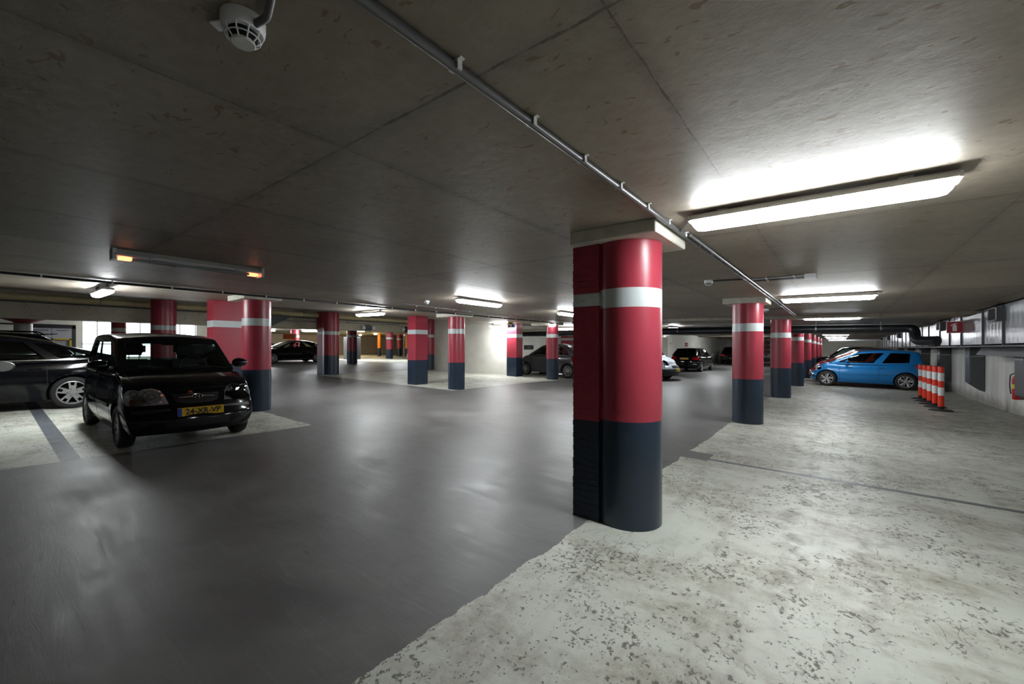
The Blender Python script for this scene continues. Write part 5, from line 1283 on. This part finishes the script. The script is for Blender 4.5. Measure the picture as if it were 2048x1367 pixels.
for x, y, z, l, m in ((-9.28, 33.6, 1.72, 'small red sign on the far white wall above the black hatchback', 'signred'), (-14.48, 27.6, 1.8, 'faint red notice on the white wall by the pale van', 'signred')):
    t = thing('wall_notice', l, 'sign', (x, y, z)); box('board', (0, -0.35, -0.14), (0.02, 0.35, 0.14), M[m], t); box('white_text_line', (0.02, -0.25, -0.03), (0.022, 0.25, 0.02), M['signwhite'], t)
t = thing('wall_notice', 'pale oblong notice on the far white wall above the hatchback roof', 'sign', (-9.28, 29.9, 1.78)); box('board', (0, -0.3, -0.07), (0.02, 0.3, 0.07), M['yellowpipe'], t)
t = thing('fan_housing', 'grey boxed ventilation fan under the ceiling beside the big column', 'ventilation fan', (-6.9, 20.6, 1.98))
bm = bmesh.new(); add_box(bm, (-0.45, -0.3, -0.02), (0.35, 0.3, 0.30)); bmesh.ops.bevel(bm, geom=bm.edges[:], offset=0.06, segments=2, affect='EDGES'); link_mesh('case', bm, M['capital'], t, smooth=True)
box('dark_mouth', (-0.3, -0.31, 0.05), (0.2, -0.3, 0.24), M['dark'], t); box('hanger', (0.2, -0.02, 0.3), (0.25, 0.02, 0.46), M['steel'], t)
# rounded dark grey shape on two dark rings against the far wall
t = thing('dark_bulk', 'dark grey rounded shape against the far white wall, right of the black hatchback', 'bulk', (-8.85, 36.8, floor_z(-8.85)))
bm = bmesh.new(); bmesh.ops.create_icosphere(bm, subdivisions=4, radius=1)
for v in bm.verts:
    c = v.co; n_ = 0.04 * math.sin(c.y * 9 + c.x * 5) * max(0, 1 - abs(c.z))
    v.co = Vector((c.x * (0.33 + n_), c.y * (0.75 + n_) , max(0, c.z * 0.55 + 0.52) + (0.18 if c.y > 0.2 else 0) * max(0, c.z)))
link_mesh('grey_hull', bm, simple('matt_dark_grey', (0.07, 0.072, 0.07), 0.8), t, smooth=True)
for sy in (-1, 1):
    bm = bmesh.new(); add_lathe(bm, [(0.10, -0.05), (0.22, -0.05), (0.24, 0.0), (0.22, 0.05), (0.10, 0.05)], 24, origin=(0, sy * 0.55, 0.24), axis='x'); link_mesh('wheel', bm, M['rubber'], t, smooth=True)  # dark rings low in the rounded shape
# ------------------------------------------------------------------ bollards and extinguisher
bmn = ['red and white delineator post closest of the five, standing on its own foot', 'second of the five red and white delineator posts from the front', 'middle post of the five red and white delineators', 'fourth red and white delineator post from the front', 'last of the five red and white delineator posts, against the blue car']
lv = [0.035, 0.10, 0.16, 0.30, 0.48, 0.68, 0.86, 0.96, 0.985]; cm = [2, 0, 0, 1, 0, 1, 0, 0]
first = None
for i, (x, y) in enumerate(((1.93, 14.25), (1.945, 15.17), (1.955, 16.08), (1.97, 17.0), (1.985, 17.92))):
    if first is None:
        first = thing('delineator_post', bmn[0], 'bollard', (x, y, floor_z(x, y)), 0, 'red and white delineator posts')
        b0 = bmesh.new()
        add_lathe(b0, [(0.22, 0.0), (0.22, 0.015), (0.17, 0.035), (0.07, 0.045)], 28); kids = [link_mesh('rubber_foot', b0, M['rubber'], first, smooth=True)]
        b0 = bmesh.new(); add_lathe(b0, [(0.0487, 0.0400), (0.0521, 0.0836), (0.0571, 0.1054), (0.0571, 0.1926), (0.0554, 0.3670), (0.0554, 0.5632), (0.0554, 0.7158), (0.0554, 0.9120), (0.0554, 1.0537), (0.0504, 1.0701), (0.0420, 1.0722)], 28, [2, 2, 0, 0, 1, 0, 1, 0, 3, 3])
        kids.append(link_mesh('post', b0, [M['postred'], M['reflwhite'], M['rubber'], simple('worn_red_cap', (0.22, 0.03, 0.02), 0.6)], first, smooth=True))
    else:
        r_ = first.copy(); COL.objects.link(r_); r_.location = (x, y, floor_z(x, y)); r_['label'] = bmn[i]
        for kd in kids:
            kc = kd.copy(); COL.objects.link(kc); kc.parent = r_
t = thing('fire_extinguisher', 'red fire extinguisher on the rough wall, partly behind the wide grey drop duct', 'fire extinguisher', (3.12, 14.2, 0.27))
bm = bmesh.new(); add_lathe(bm, [(0.075, 0.0), (0.085, 0.02), (0.085, 0.44), (0.07, 0.50), (0.03, 0.53), (0.025, 0.56)], 28); cy = link_mesh('cylinder', bm, M['extred'], t, smooth=True)
bm = bmesh.new(); add_lathe(bm, [(0.0862, 0.24), (0.0862, 0.34)], 28, cap=False); link_mesh('yellow_label', bm, M['yellow'], cy)
bm = bmesh.new(); add_box(bm, (-0.02, -0.07, 0.56), (0.02, 0.05, 0.58)); add_box(bm, (-0.02, -0.08, 0.60), (0.02, 0.03, 0.615)); add_tube(bm, [(0, 0, 0.55), (0, 0, 0.62)], 0.02, 8); link_mesh('valve_handle', bm, M['black'], t)
bm = bmesh.new(); add_tube(bm, arc_path([(0, 0.03, 0.58), (-0.09, 0.08, 0.56), (-0.1, 0.09, 0.3), (-0.09, 0.05, 0.12)], 0.05), 0.011, 8); link_mesh('hose', bm, M['black'], t, smooth=True)
box('wall_bracket', (0.08, -0.04, 0.1), (0.165, 0.04, 0.4), M['black'], t)

# ------------------------------------------------------------------ camera and world
A = math.radians(38.24)
cam = bpy.data.cameras.new('camera'); co = bpy.data.objects.new('camera', cam); COL.objects.link(co)
cam.sensor_width = 36.0; cam.lens = 830 / 2048 * 36.0; cam.shift_y = 13.5 / 2048; cam.clip_start = 0.05; cam.clip_end = 200
co.location = (0, 0, 1.40); co.rotation_euler = (PI / 2, 0, A)
scn.camera = co
w = bpy.data.worlds.new('world'); scn.world = w; w.use_nodes = True
w.node_tree.nodes['Background'].inputs[0].default_value = (0.02, 0.022, 0.025, 1); w.node_tree.nodes['Background'].inputs[1].default_value = 0.3
scn.view_settings.view_transform = 'Standard'; scn.view_settings.look = 'None'; scn.view_settings.gamma = 1; scn.view_settings.use_curve_mapping = False
scn.view_settings.exposure = 0.0
try:
    scn.cycles.use_denoising = True; scn.cycles.max_bounces = 5; scn.cycles.diffuse_bounces = 3; scn.cycles.glossy_bounces = 3; scn.cycles.use_adaptive_sampling = True; scn.cycles.adaptive_threshold = 0.05; scn.cycles.adaptive_min_samples = 16; scn.cycles.transparent_max_bounces = 12
    scn.cycles.caustics_reflective = False; scn.cycles.caustics_refractive = False; scn.cycles.sample_clamp_indirect = 6
except Exception: pass
